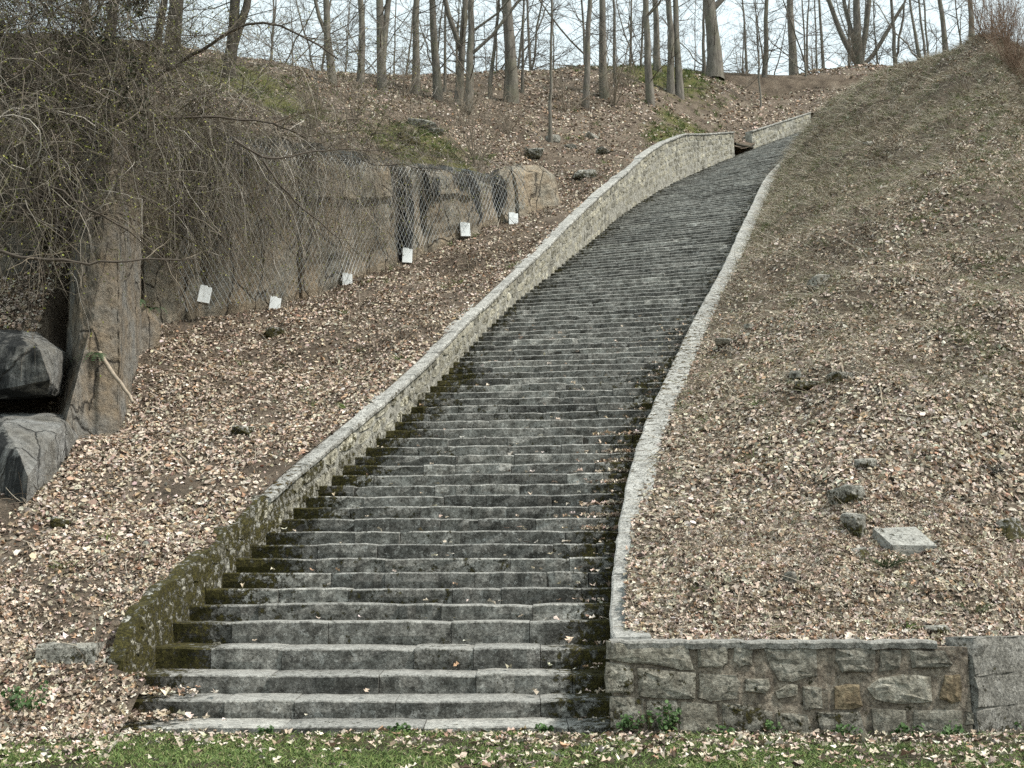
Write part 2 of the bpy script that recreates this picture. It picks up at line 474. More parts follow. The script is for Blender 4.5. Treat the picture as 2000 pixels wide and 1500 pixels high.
upper_pts = shared + far + edgeL[17:] + [tuple(at(*q)) for q in [(1045, 330, 44), (990, 345, 42.6), (930, 330, 41), (878, 325, 39.6), (800, 312, 38), (735, 300, 36.6), (640, 285, 34.4), (540, 262, 32.2), (440, 245, 30.4),
             (360, 235, 29.2), (300, 270, 27.8), (270, 330, 26), (200, 420, 25), (120, 560, 23.3), (50, 625, 22.3), (-60, 640, 22.2), (0, 430, 26), (-100, 400, 26.5), (820, 250, 43.5), (900, 270, 44), (1000, 270, 46.5), (700, 240, 42.5), (560, 200, 40),
             (470, 160, 42), (560, 155, 44), (640, 160, 46), (400, 140, 41), (330, 135, 40), (200, 110, 40), (60, 90, 40), (-80, 80, 40), (150, 260, 33), (0, 230, 33), (-120, 230, 34)]]
T_LOW, T_UP = Cached(TPS(lower_pts), -62, 92, 8, 142, .4), Cached(TPS(upper_pts), -62, 92, 8, 142, .4)
CLIFF = np.array([(-40, 20.5), (-10.5, 20.8), (-7.8, 21.6), (-8.1, 24.5), (-9.3, 27.8), (-7.5, 29.9), (-6.4, 31.2), (-4, 35.8), (-2, 38.7), (-.2, 41), (1.0, 42.4), (1.5, 43.8), (.9, 46.5), (-2, 50)])
def cliff_sd(x, y):
    """signed distance to the cliff line, positive on the upper (left/back) side"""
    P = np.stack([np.ravel(x), np.ravel(y)], 1)
    best = np.full(len(P), 1e9); sg = np.zeros(len(P))
    for a, b in zip(CLIFF[:-1], CLIFF[1:]):
        d = b - a; L2 = d @ d
        t = np.clip(((P - a) @ d) / L2, 0, 1)
        q = a + t[:, None] * d
        r = np.hypot(*(P - q).T)
        s = np.sign(d[0] * (P[:, 1] - a[1]) - d[1] * (P[:, 0] - a[0]))
        m = r < best
        best[m] = r[m]; sg[m] = s[m]
    return (best * sg).reshape(np.shape(x))
def lumps(x, y, a=1.0):
    return a * (0.16 * vnoise(x * .55, y * .55, 1) + 0.09 * vnoise(x * 1.3, y * 1.3, 2) + 0.05 * vnoise(x * 3.1, y * 3.1, 3))
def H_left(x, y):
    x = np.asarray(x, float); y = np.asarray(y, float)
    zl, zu = T_LOW(x, y), T_UP(x, y)
    sd = cliff_sd(x, y)
    t = np.clip((sd - .15) / .8, 0, 1); t = t * t * (3 - 2 * t)
    back = np.clip((y - 46) / 5, 0, 1)
    zu2 = np.maximum(zu, zl)
    z = zl + (zu2 - zl) * t * (1 - back) + (zu - zl) * back
    near = np.clip((xl_out(y) - x) / .5, 0, 1)
    near = np.where(y > 70, 1, near)
    yard = np.clip((y - 12.5) / .8, 0, 1)
    return z * yard + lumps(x, y) * near * yard
def m_az(px): return np.interp(px, [1180, 1300, 1500, 1700, 1900, 2100, 2500], [.50, .53, .56, .63, .73, .80, .85])
edgeR = [(RIGHT_OUT[i, 0], RIGHT_OUT[i, 1], ZRT[i] - 0.02) for i in range(0, 130, 4)]
rp = list(edgeR)
for px in (1350, 1500, 1650, 1800, 1950, 2100, 2300):
    m = float(m_az(px))
    for py in (1235, 1150, 1050, 930, 800, 650, 500, 380, 280, 200):
        r = ray(px, py); tn = r[2] / r[1]
        if tn > m - .16: continue
        t0 = (px - 1000) / FPX
        y0 = 13.4 if t0 < .36 else 9.95 / (1 - .715 * t0)
        d = (m * y0 + .19) / (m - tn)
        q = at(px, py, d)
        if d < 50 and q[0] > xr_out(d) + .8: rp.append(tuple(q))
crest = [(1556, 250, 49), (1592, 220, 50), (1616, 199, 50), (1640, 182, 50), (1700, 150, 47), (1800, 118, 44), (1880, 88, 42), (1960, 50, 40), (2060, 10, 39), (2300, -60, 38)]
for px, py, d in crest:
    q = at(px, py, d); rp.append(tuple(q))
    n = np.array([q[0], q[1]]) / math.hypot(q[0], q[1])
    rp.append((q[0] + n[0] * 4, q[1] + n[1] * 4, q[2] + .3)); rp.append((q[0] + n[0] * 12, q[1] + n[1] * 12, q[2] - 7))
rp += [(2, 13.2, .93), (3.4, 13.2, .93), (4.6, 13.2, .93), (5.2, 13.5, .97), (6, 14.1, 1.0), (7, 14.8, 1.03), (8, 15.5, 1.06), (9, 16.3, 1.1), (12, 18.8, 1.4), (20, 24, 4), (60, 60, 12), (50, 30, 8)]
T_R = Cached(TPS(rp), -2, 92, 11, 75, .3)
HOL = (5.45, 22.3)
def H_right(x, y):
    x = np.asarray(x, float); y = np.asarray(y, float)
    near = np.clip((x - xr_out(y)) / .9, 0, 1) * np.clip((y - 13.3) / .8, 0, 1)
    fy = np.where(x < 4.75, 13.2, 13.2 + (x - 4.75) * .715)
    return np.minimum(T_R(x, y) + (lumps(x, y, 1.5) + .10 * np.abs(vnoise(x * .9 + 3, y * .9, 4)) - .28 * np.exp(-(((x - HOL[0]) / .55) ** 2 + ((y - HOL[1]) / .35) ** 2))) * near, .95 + 1.1 * np.clip(y - fy, 0, 99) + 100 * (x < xr_out(y) + .5))

def grid_sheet(name, X, Y, Z, mat, greens=None):
    n, m = X.shape
    V = np.stack([X, Y, Z], -1).reshape(-1, 3)
    i = np.arange(n - 1)[:, None] * m + np.arange(m - 1)[None]
    Q = np.stack([i, i + 1, i + m + 1, i + m], -1).reshape(-1, 4)
    c = np.zeros((len(V), 3)); c[:, 0] = .5
    if greens is not None: c[:, 1] = greens.ravel()
    o = link(name, mesh_np(name, V, Q, c, True), mat)
    return tag(o, kind='structure')

ys = np.r_[np.arange(11, 46, .22), np.arange(46, 70, .4), np.arange(70, 141, 2.0)]
tt = np.r_[np.linspace(0, 14, 75), np.linspace(14.6, 60, 30)]
Yg, Tg = np.meshgrid(ys, tt, indexing='ij')
x0 = np.where(ys < 69, np.where(ys < 13.75, -3.95, xl_out(ys) + .12 + .5 * ((ys > 58.0) & (ys < 59.9))), np.interp(ys, [69, 71, 140], [24, 70, 90]))
Tg2 = Tg * np.where(ys < 69, 1, 2.2)[:, None]
Xg = x0[:, None] - Tg2
def green_left(x, y):
    g = np.zeros(np.shape(x))
    for px, py, d, r in [(820, 262, 42, 2.2), (800, 290, 39.5, 1.6), (760, 275, 40, 1.3), (480, 165, 41.5, 2.8), (560, 200, 40, 1.8), (880, 300, 41, 1.2), (1310, 250, 53, 1.8), (1340, 240, 57, 2.2), (1290, 140, 66, 4)]:
        p = at(px, py, d); g = np.maximum(g, .8 * np.exp(-(((x - p[0]) / r) ** 2 + ((y - p[1]) / (r * 1.4)) ** 2)))
    return g
grid_sheet('hillside_left', Xg, Yg, H_left(Xg, Yg), M_SOIL, green_left(Xg, Yg))
ys = np.r_[np.arange(13.15, 46, .22), np.arange(46, 68, .5)]
tt = np.r_[np.linspace(0, 16, 80), np.linspace(16.6, 60, 30)]
def front_y(x):   # back of the front retaining wall and its receding concrete return
    return np.where(x < 4.75, 13.2, 13.2 + (x - 4.75) * .715)
Yg, Tg = np.meshgrid(ys, tt, indexing='ij')
Xg = xr_out(ys)[:, None] - .1 + Tg
Yg = np.maximum(Yg, front_y(Xg) + .02 * (Yg - 13))
def green_right(x, y):
    g = .12 + .3 * vnoise(x * .35, y * .35, 11) + .12 * np.clip((x - 5) / 6, 0, 1) * np.clip((y - 18) / 8, 0, 1)
    return np.clip(g, 0, .5)
Zr = H_right(Xg, Yg)
grid_sheet('hillside_right', Xg, Yg, Zr, M_SOIL, green_right(Xg, Yg))
# lawn, one sheet to the horizon
gx = np.r_[np.linspace(-220, -12, 12), np.linspace(-11, 11, 90), np.linspace(12, 220, 12)]
gy = np.r_[np.linspace(-200, 5, 10), np.linspace(5.5, 13.6, 40), np.linspace(14, 300, 12)]
Yg, Xg = np.meshgrid(gy, gx, indexing='ij')
def H_lawn(x, y):
    return .02 * vnoise(x * .8, y * .8, 5) + .012 * vnoise(x * 2.5, y * 2.5, 6)
grid_sheet('lawn', Xg, Yg, np.where(Yg > 14.5, -2.0, H_lawn(Xg, Yg)), M_LAWN, .25 + .3 * vnoise(Xg * .5, Yg * .7, 8))

# ------------------------------------------------------------------ staircase
stairs = empty('stone_staircase', (0, 13.2, 0), 'long weathered grey stone staircase climbing the hill and curving right', 'staircase')
def stone_geo(k, s0, s1, nx, V, Fq, C, tint):
    """one step stone from s0 to s1 (metres along the riser)"""
    L, R = row(k); e = (R - L) / np.linalg.norm(R - L)
    L2, R2 = row(k + 1)
    n = np.array([-e[1], e[0]])
    if n[1] < 0: n = -n
    z, zb = zrow(k), zrow(k - 1)
    tilt = .05 if k <= 4 else .018
    dzs = rng.normal(0, .006); df = rng.normal(0, .014); rot = rng.normal(0, .012); tl = rng.normal(0, .008)
    W = np.linalg.norm(R - L)
    base = len(V)
    ph = rng.uniform(0, 6.28, 4)
    for i in range(nx + 1):
        q = i / nx; s = s0 + (s1 - s0) * q
        Lk = L + e * s
        u = s / W
        tread = float(np.linalg.norm((L2 + (R2 - L2) * u) - (L + (R - L) * u))) + .14
        wob = .008 * math.sin(s * 5 + ph[0]) + .007 * math.sin(s * 17 + ph[1])
        wz = .003 * math.sin(s * 4 + ph[2]) + .004 * math.sin(s * 15 + ph[3])
        ed = .012 if i in (0, nx) else 0.0
        off = df + rot * (q - .5)
        zz = z + dzs + wz + tl * (q - .5) - ed * .7
        prof = [(.025, zb - .05), (.004 + rng.normal(0, .012), zb + (z - zb) * .42), (-.004 + rng.normal(0, .008), zz - .024), (.018 + ed * .6, zz - .003), (tread, zz + tilt)]
        moss_end = max(0, 1 - s / 1.0) * .8, max(0, 1 - (W - s) / .75) * .72
        ms = max(moss_end) if k < 32 else max(moss_end) * .6
        for j, (f, zq) in enumerate(prof):
            p = Lk + n * (f + off + wob * (j in (1, 2, 3)) + ed * (j in (1, 2)))
            V.append((p[0], p[1], zq))
            wear = (0, 0, .04, .85, .4)[j]
            C.append((tint, wear * (1 - ms * .6), min(1, ms + (0.22 if j == 0 else 0) + mosspatch)))
    for i in range(nx):
        for j in range(4):
            a = base + i * 5 + j
            Fq.append((a, a + 5, a + 6, a + 1))
    b2 = base + nx * 5
    Fq.append((base, base + 1, base + 2, base + 3, base + 4)); Fq.append((b2 + 4, b2 + 3, b2 + 2, b2 + 1, b2))
nst = 0
Vu, Fu, Cu = [], [], []
for k in range(1, 153):
    L, R = row(k); W = np.linalg.norm(R - L)
    s = 0.0 - (.25 if k > 2 else 0)
    end = W + sC(k) + .2
    cuts = [s]
    while cuts[-1] < end - .5:
        cuts.append(min(end, cuts[-1] + rng.choice([.62, .85, 1.05, 1.35, 1.6]) * rng.uniform(.85, 1.15)))
    cuts[-1] = end
    for a, b in zip(cuts[:-1], cuts[1:]):
        tint = float(np.clip(rng.normal(.52, .13), .28, .9)) if rng.random() > .06 else float(rng.uniform(.8, 1.05))
        mosspatch = float(rng.choice([0, 0, .1, .2, .3])) if k < 30 else float(rng.choice([0, 0, .12]))
        if nst < 300 and k <= 52:
            V, Fq, C = [], [], []
            stone_geo(k, a + .004, b - .004, 5, V, Fq, C, tint)
            link('step_stone', mesh_py('step_stone', V, Fq, C), M_STEP, stairs); nst += 1
        else:
            stone_geo(k, a + .004, b - .004, 3, Vu, Fu, Cu, tint)
o = link('upper_steps', mesh_py('upper_steps', Vu, Fu, Cu), M_STEP, stairs); tag(o, kind='stuff')
V, Fq = [], []     # earth core just behind the joints
for k in range(1, 154):
    L, R = row(k); e = (R - L) / np.linalg.norm(R - L); n = np.array([-e[1], e[0]])
    zb, z = zrow(k - 1), zrow(k)
    for p in (L - e * .2, R + e * .6):
        a = p + n * .05
        V += [(a[0], a[1], zb - .06), (a[0], a[1], z - .035)]
    if k > 1:
        b = len(V) - 8; c = len(V) - 4
        Fq.append((b + 1, b + 3, c + 2, c))
    c = len(V) - 4
    Fq.append((c, c + 2, c + 3, c + 1))
link('core', mesh_py('core', V, Fq, [(.5, 0, .1)] * len(V)), M_CORE, stairs)

# ------------------------------------------------------------------ left parapet wall
def sweep(name, ks, prof, mat, parent, colf, lift=None):
    """prof(k) -> list of 3D points (closed section); swept along ks"""
    V, Fq, C = [], [], []
    secs = [prof(k) for k in ks]
    m = len(secs[0])
    for k, s in zip(ks, secs):
        for j, p in enumerate(s): V.append(tuple(p)); C.append(colf(k, j))
    for i in range(len(ks) - 1):
        for j in range(m):
            a = i * m + j; b = i * m + (j + 1) % m
            Fq.append((a, b, b + m, a + m))
    Fq.append(tuple(range(m - 1, -1, -1))); Fq.append(tuple(range((len(ks) - 1) * m, len(ks) * m)))
    return link(name, mesh_py(name, V, Fq, C), mat, parent)
def parapet(k0, k1, name, label, nmax, thick=.46):
    wroot = empty(name, (*row(k0)[0], zrow(k0)), label, 'wall')
    def prof(k, cop=.0):
        L, _ = row(k); p = perp_left(k)
        z, h = zrow(k), hL(k)
        jit = .012 * math.sin(k * 3.1) + .01 * math.sin(k * 7.7)
        top = z + h - (.07 if k >= 11 else 0) + (jit * 2.5 if k < 11 else 0)
        a = L + p * (.03 + jit); b = L + p * (.0 + jit); c = L + p * thickL(k)
        return [(a[0], a[1], top), (b[0], b[1], z - .35), (c[0], c[1], z - 1.2), (c[0], c[1], top)]
    def mossy(k): return float(np.interp(k, [1, 6, 10, 14, 18, 26, 34], [.78, .70, .56, .42, .30, .24, .10]))
    ks = np.arange(k0, k1 + .01, .5)
    sweep('wall_core', ks, prof, M_MORTAR, wroot, lambda k, j: (.5, .1, mossy(k) + (.12 if j in (0, 3) and k < 14 else 0)))
    # face stones, irregular rubble set in the pale mortar
    n = 0
    Vs, Fs, Cs = [], [], []
    arc = np.r_[0, np.cumsum(np.hypot(*np.diff(LEFT_IN, axis=0).T))]
    a0, a1 = np.interp(k0, KS, arc), np.interp(k1, KS, arc)
    Hm = 2.1
    rows_ = int(Hm / .2) + 1
    cells = []
    offs = rng.uniform(0, .4, rows_ + 1)
    for r_ in range(rows_):
        s_ = a0 + .05
        while s_ < a1 - .2:
            L_ = rng.choice([.22, .3, .42, .6, .75]) * rng.uniform(.85, 1.15)
            cells.append((s_, r_, min(L_, a1 - s_)))
            s_ += L_
    cells.sort()
    for s_, r_, L_ in cells:
        kc = float(np.interp(s_ + L_ / 2, arc, KS))
        hh = hL(kc) - (.09 if kc >= 11 else .03)
        nr = max(2, round((hh + .12) / (.24 if kc < 60 else .28)))
        if r_ >= nr: continue
        ch = (hh + .12) / nr
        v0 = -.12 + ch * r_; v1 = v0 + ch
        if rng.random() < .08: continue
        g = .012
        cx, cv = s_ + L_ / 2, (v0 + v1) / 2
        wx, wv = L_ / 2 - g, ch / 2 - g
        V, C = [], []
        tint = float(np.clip(rng.normal(.5, .15), .22, .85)); ms = mossy(kc) * .95 + float(rng.choice([0, 0, 0, .15, .25]))
        pr = rng.uniform(-.004, .016)
        oct_ = []
        for a in range(8):
            an = (a + .5) * math.pi / 4
            c_, s2 = math.cos(an), math.sin(an)
            q = 1 / max(abs(c_), abs(s2)) ** .8
            oct_.append((c_ * q * wx * rng.uniform(.86, 1.05), s2 * q * wv * rng.uniform(.84, 1.05)))
        for sc, dep in ((1.0, -.02), (.9, pr * .8), (.45, pr)):
            for (a, b) in oct_:
                ss = cx + a * sc; vv = cv + b * sc
                kk = float(np.interp(ss, arc, KS))
                L = np.array([np.interp(ss, arc, LEFT_IN[:, 0]), np.interp(ss, arc, LEFT_IN[:, 1])])
                p = perp_left(kk)
                jit = .012 * math.sin(kk * 3.1) + .01 * math.sin(kk * 7.7)
                f = L + p * (jit + .01 - dep)
                V.append((f[0], f[1], zrow(kk) + vv)); C.append((tint, .15, ms))
        Fq = []
        for ring in range(2):
            for a in range(8):
                b = (a + 1) % 8
                Fq.append((ring * 8 + a, ring * 8 + b, ring * 8 + 8 + b, ring * 8 + 8 + a))
        Fq.append(tuple(range(16, 24)))
        if n < nmax:
            link('wall_stone', mesh_py('wall_stone', V, Fq, C), M_RUBBLE, wroot); n += 1
        else:
            b0 = len(Vs); Vs += V; Cs += C; Fs += [tuple(b0 + q for q in f) for f in Fq]
    if Vs:
        tag(link('far_wall_stones', mesh_py('far_wall_stones', Vs, Fs, Cs), M_RUBBLE, wroot), kind='stuff')
    # coping slabs from the eleventh step upward
    k = max(k0, 11)
    while k < k1 - .5:
        ke = min(k1, k + rng.uniform(2.2, 3.8) * (1.0 if k < 60 else 1.5))
        if k1 - ke < 1: ke = k1
        over = rng.uniform(.02, .05); lift_ = rng.uniform(-.012, .012)
        def cp(q):
            L, _ = row(q); p = perp_left(q); z = zrow(q) + hL(q) + lift_
            a = L - p * over; c = L + p * (thickL(q) + .01); w_ = .012 * math.sin(q * 9) + .008 * math.sin(q * 23)
            a = a + p * w_; c = c - p * w_ * 2
            m1 = a + p * .03
            return [(m1[0], m1[1], z), (a[0], a[1], z - .025), (a[0], a[1], z - .075), (c[0], c[1], z - .075), (c[0], c[1], z + .0)]
        tint = float(rng.uniform(.42, .58))
        sweep('coping_stone', np.linspace(k + .03, ke - .03, 6), cp, M_COPING, wroot, lambda q, j: (tint, .35 if j in (0, 4) else .1, .42 if q < 14 else (.3 if j in (1, 2) else .12)))
        k = ke
    return wroot
parapet(2.4, 112.5, 'parapet_wall', 'pale rubble stone parapet along the left side of the stairs, mossy at its foot', 300)
parapet(117, 131, 'upper_parapet_wall', 'short far parapet wall beyond the gap near the top of the stairs', 40)
# fallen gate bar across the gap between the two walls
pA, pB = np.array([*row(112.6)[0], zrow(112.6) + .62]), np.array([*row(117.0)[0], zrow(117) + .06])
Vb, Qb = tubes(np.linspace(pA, pB, 5)[None], np.full((1, 5), .07), 6)
tag(link('fallen_log', mesh_np('fallen_log', Vb, Qb, None, True), M_BARK2), 'dark log lying in the gap between the two parapet walls', 'log')
# low stub of old wall left of the stair foot
stub = empty('stub_wall', (-5.4, 14.0, .5), 'low half buried stone block wall at the left foot of the stairs', 'wall')
for i, (x0_, x1_, zt) in enumerate([(-5.28, -4.62, .89)]):
    V = []; nn = 5
    for q in range(nn + 1):
        x = x0_ + (x1_ - x0_) * q / nn
        for f, z in ((.03, .25), (0, .55), (.0, zt - .05), (.04, zt), (.5, zt + .02)):
            V.append((x, 13.95 + f + rng.normal(0, .012), z + rng.normal(0, .01)))
    Fq = [(q * 5 + j, q * 5 + 5 + j, q * 5 + 6 + j, q * 5 + 1 + j) for q in range(nn) for j in range(4)]
    Fq += [(0, 1, 2, 3, 4), (nn * 5 + 4, nn * 5 + 3, nn * 5 + 2, nn * 5 + 1, nn * 5)]
    link('block', mesh_py('block', V, Fq, [(.55, .2, .35)] * len(V)), M_ROCK2, stub)

# ------------------------------------------------------------------ right retaining wall: sloping coping, front stones, concrete return
rw = empty('retaining_wall', (1.1, 13.05, 0), 'low stone retaining wall right of the stair foot with pale coping running uphill', 'wall')
YF = 13.05
def rprof(k):
    a = coping_in(k); p = -perp_left(k); z = zrow(k) + hC(k) - .06
    c = a + p * .4
    a = a + p * .015
    return [(a[0], a[1], z), (a[0], a[1], zrow(k) - .5), (c[0], c[1], zrow(k) - .8), (c[0], c[1], z)]
sweep('wall_core', np.arange(1.2, 105, 1.0), rprof, M_MORTAR, rw, lambda k, j: (.4, .1, .3))
k = 1.25
while k < 103:
    ke = min(104, k + rng.uniform(3.5, 6.5))
    lift_ = rng.uniform(-.01, .01); tint = float(rng.uniform(.44, .58)); wd = rng.uniform(.40, .43)
    def cp(q):
        a = coping_in(q); p = -perp_left(q); z = zrow(q) + hC(q) + lift_
        a = a + p * (.01 * math.sin(q * 5) + .006 * math.sin(q * 17)); c = a + p * wd; m1 = a + p * .025
        return [(a[0], a[1], z - .02), (m1[0], m1[1], z), (c[0], c[1], z + .01), (c[0], c[1], z - .1), (a[0], a[1], z - .1)]
    sweep('coping_stone', np.linspace(k + .02, ke - .02, 7), cp, M_COPING, rw, lambda q, j: (tint, .4, float(np.interp(q, [1, 9, 12, 20, 27, 31, 38, 60], [.05, .05, .2, .42, .5, .52, .35, .1])) if j in (0, 1, 4) else float(np.interp(q, [12, 24, 32, 44], [.0, .22, .24, .05]))))
    k = ke
# front face stones, outlines in metres measured on the wall (x along the wall, z up)
def wall_xz(px, py):
    r = ray(px, py); t_ = YF / r[1]
    return r[0] * t_, ZE + r[2] * t_
def c4(pts): return [(1180 + x / 4.762, 1220 + y / 4.762) for x, y in pts]
def c5(pts): return [(1580 + x / 4.762, 1220 + y / 4.762) for x, y in pts]
FS = [ # outline, tint, moss, warm
 (c4([(18, 150), (400, 160), (790, 175), (800, 270), (845, 425), (600, 395), (250, 360), (18, 320)]), .62, .0),
 (c4([(855, 180), (1150, 175), (1150, 360), (1100, 400), (870, 400)]), .6, .05),
 (c4([(1205, 185), (1390, 185), (1380, 380), (1260, 405), (1200, 340)]), .52, .08),
 (c4([(1480, 215), (1980, 205), (1990, 480), (1750, 540), (1620, 520), (1540, 400)]), .48, .15),
 (c5([(250, 220), (620, 220), (610, 420), (560, 450), (300, 450), (235, 330)]), .4, .12),
 (c5([(655, 235), (860, 235), (850, 405), (650, 445)]), .42, .1),
 (c5([(930, 235), (1265, 240), (1345, 365), (1300, 400), (950, 405)]), .42, .12),
 (c4([(18, 345), (265, 395), (275, 620), (240, 655), (18, 635)]), .6, .42),
 (c4([(300, 400), (560, 420), (860, 445), (850, 690), (600, 690), (320, 670)]), .55, .46),
 (c4([(875, 450), (1235, 470), (1282, 560), (1270, 690), (980, 720), (870, 680)]), .52, .28),
 (c4([(1310, 500), (1530, 495), (1545, 600), (1500, 640), (1310, 620)]), .6, .2),
 (c4([(1590, 620), (1700, 555), (1805, 560), (1800, 655), (1610, 690)]), .66, .05),
 (c5([(-60, 570), (120, 585), (130, 780), (-50, 800)]), .55, .15),
 (c5([(235, 575), (470, 555), (505, 760), (400, 790), (235, 785)]), .66, .1),
 (c5([(530, 590), (660, 490), (860, 460), (1140, 480), (1155, 720), (850, 742), (610, 695)]), .68, .0),
 (c5([(1260, 470), (1405, 460), (1412, 715), (1330, 740), (1210, 690), (1240, 560)]), .60, .1),
 (c4([(50, 665), (370, 690), (375, 960), (60, 960)]), .5, .48),
 (c4([(390, 705), (680, 705), (690, 980), (400, 980)]), .55, .55),
 (c4([(715, 715), (1050, 745), (1070, 1010), (700, 1010)]), .68, .04),
 (c4([(1090, 725), (1310, 745), (1570, 810), (1580, 1030), (1100, 1030)]), .45, .58),
 (c4([(1600, 815), (1890, 835), (1960, 1050), (1620, 1050)]), .5, .4),
 (c5([(70, 815), (480, 805), (560, 1060), (90, 1060)]), .4, .5),
 (c5([(580, 775), (905, 795), (925, 1060), (610, 1060)]), .52, .2),
 (c5([(975, 795), (1430, 795), (1440, 1040), (1340, 1060), (1040, 1010), (970, 950)]), .46, .12),
 (c5([(1450, 800), (1530, 820), (1540, 930), (1450, 935)]), .5, .1)]
for fi, (poly, tint, ms) in enumerate(FS):
    pts = [np.array(wall_xz(*q)) for q in poly]
    # subdivide the outline once and roughen it
    out = []
    for a, b in zip(pts, pts[1:] + pts[:1]):
        out += [a, (a + b) / 2 + rng.normal(0, .008, 2)]
    c = sum(out) / len(out); n = len(out)
    V, C = [], []
    pr = rng.uniform(.008, .024)
    for sc, dep in ((1.0, -.03), (.965, pr * .6), (.8, pr), (.4, pr * 1.15)):
        for q in out:
            w_ = c + (q - c) * sc
            V.append((w_[0], YF - dep + rng.normal(0, .005) * (sc < .96), w_[1])); C.append((tint, .12, max(0, ms - .12)))
    Fq = [(r_ * n + i, r_ * n + (i + 1) % n, (r_ + 1) * n + (i + 1) % n, (r_ + 1) * n + i) for r_ in range(3) for i in range(n)]
    Fq.append(tuple(range(3 * n, 4 * n)))
    so = link('wall_stone', mesh_py('wall_stone', V, Fq, C), M_FRONT, rw)
    if fi in (13, 15): so.data.materials.clear(); so.data.materials.append(M_OCHRE); so['label'] = 'ochre coloured stone in the front wall'
# mortar body
XA, XB, ZT = 1.0, 4.73, .935
V = [(XA, YF, -.1), (XB, YF, -.1), (XB, YF, ZT - .06), (XA, YF, ZT - .05), (XA, YF + .6, -.1), (XB, YF + .6, -.1), (XB, YF + .6, ZT - .06), (XA, YF + .6, ZT - .05)]
nn = 40
V, Fq, C = [], [], []
for i in range(nn + 1):
    x = XA + .05 + (XB - XA - .05) * i / nn
    for j, z in enumerate((-.1, .18, .42, .66, ZT - .06)):
        V.append((x, YF + .007 + rng.normal(0, .007), z + (rng.normal(0, .02) if 0 < j < 4 else 0))); C.append((.5, .05, .16 if j < 2 else .05))
    V.append((x, YF + .5, ZT - .05)); C.append((.5, .2, .1))
Fq = [(i * 6 + j, i * 6 + 6 + j, i * 6 + 7 + j, i * 6 + 1 + j) for i in range(nn) for j in range(5)]
Fq += [(0, 1, 2, 3, 4, 5), tuple(nn * 6 + j for j in (5, 4, 3, 2, 1, 0))]
link('mortar_body', mesh_py('mortar_body', V, Fq, C), M_FMORT, rw)
# stair side of the foot (end face toward the steps)
# cap band
V, Fq, C = [], [], []
for i in range(nn + 1):
    x = XA + .03 + (XB - XA - .35) * i / nn
    w_ = .006 * math.sin(i * 1.7) + rng.normal(0, .003)
    for f, z in ((-.02, ZT - .075), (-.028, ZT - .02), (-.008, ZT + .005), (.3, ZT + .02), (.3, ZT - .06)):
        V.append((x, YF + f + w_, z + w_)); C.append((.62, .6 if z > ZT else .2, .08))
Fq = [(i * 5 + j, i * 5 + 5 + j, i * 5 + 6 + j, i * 5 + 1 + j) for i in range(nn) for j in range(4)]
Fq += [(0, 1, 2, 3, 4), tuple(nn * 5 + j for j in (4, 3, 2, 1, 0))]
link('cap_band', mesh_py('cap_band', V, Fq, C), M_CONC, rw)
# concrete return wall receding to the right
cw = empty('concrete_wall', (4.9, 13.0, 0), 'grey board marked concrete wall at the right edge joining the stone wall', 'wall')
dr = np.array([math.cos(math.radians(36)), math.sin(math.radians(36))]); nr_ = np.array([dr[1], -dr[0]])
V, Fq, C = [], [], []
nn = 46
zs = [-.1, .1, .235, .25, .27, .45, .56, .575, .6, .78, .9, .955, .97]
for i in range(nn + 1):
    s_ = i * .16
    p = np.array([4.755, 13.02]) + dr * s_
    for j, z in enumerate(zs):
        dep = .005 if j in (3, 7) else 0
        rough = rng.normal(0, .004 if s_ > .25 else .016)
        chip = -.1 if (i == 0 and z > .85) else (-.03 if i == 0 else 0)
        q = p + nr_ * (-dep + rough + (-.015 if j >= 11 else 0)) + dr * (-chip)
        V.append((q[0], q[1], z + .012 * s_ + rng.normal(0, .003))); C.append((.5, .05, .12 if z > .2 else .35))
    q = p - nr_ * .3
    V.append((q[0], q[1], .975 + .012 * s_)); C.append((.5, .3, .1)); V.append((q[0], q[1], -.1)); C.append((.5, 0, .1))
m_ = len(zs) + 2
Fq = [(i * m_ + j, i * m_ + m_ + j, i * m_ + m_ + 1 + j, i * m_ + 1 + j) for i in range(nn) for j in range(m_ - 1)]
Fq += [tuple(range(m_))[::-1], tuple(nn * m_ + j for j in range(m_))]
link('wall_face', mesh_py('wall_face', V, Fq, C), M_CONC, cw)

# ------------------------------------------------------------------ quarry cliff with slabs
def proj(p):
    p = np.asarray(p, float)
    Y, Z = p[..., 1], p[..., 2] - ZE
    f = Y * math.cos(TH) + Z * math.sin(TH); v = -Y * math.sin(TH) + Z * math.cos(TH)
    return 1000 + FPX * p[..., 0] / f, 750 - FPX * v / f
CB = np.array([(-9.6, 27.2), (-9.0, 28.15), (-7.3, 29.75), (-6.2, 31.1), (-3.8, 35.65), (-1.8, 38.5), (0, 40.8), (1.25, 42.2), (1.7, 43.4)])
carc = np.r_[0, np.cumsum(np.hypot(*np.diff(CB, axis=0).T))]
def cb(a): return np.array([np.interp(a, carc, CB[:, 0]), np.interp(a, carc, CB[:, 1])])
def cbn(a):
    d = cb(a + .3) - cb(a - .3); d /= np.linalg.norm(d); return np.array([d[1], -d[0]])
aa = np.linspace(0, carc[-1], 200)
pp = np.array([cb(a) for a in aa]); zz = T_LOW(pp[:, 0], pp[:, 1])
apx = proj(np.c_[pp, zz])[0]
def a_of(px): return float(np.interp(px, apx, aa))
cliff = empty('quarry_cliff', (*cb(8), 9), 'tan and black streaked vertical quarry rock face left of the stairs', 'cliff')
bounds = [285, 405, 590, 752, 796, 836, 930, 985, 1012, 1058]
TOPX = [285, 400, 540, 640, 735, 800, 878, 930, 970, 1000, 1030, 1058]; TOPY = [240, 250, 272, 292, 306, 318, 328, 335, 345, 325, 318, 335]
soff = [-.1, .1, .16, -.18, .06, .18, -.08, .1, .2]
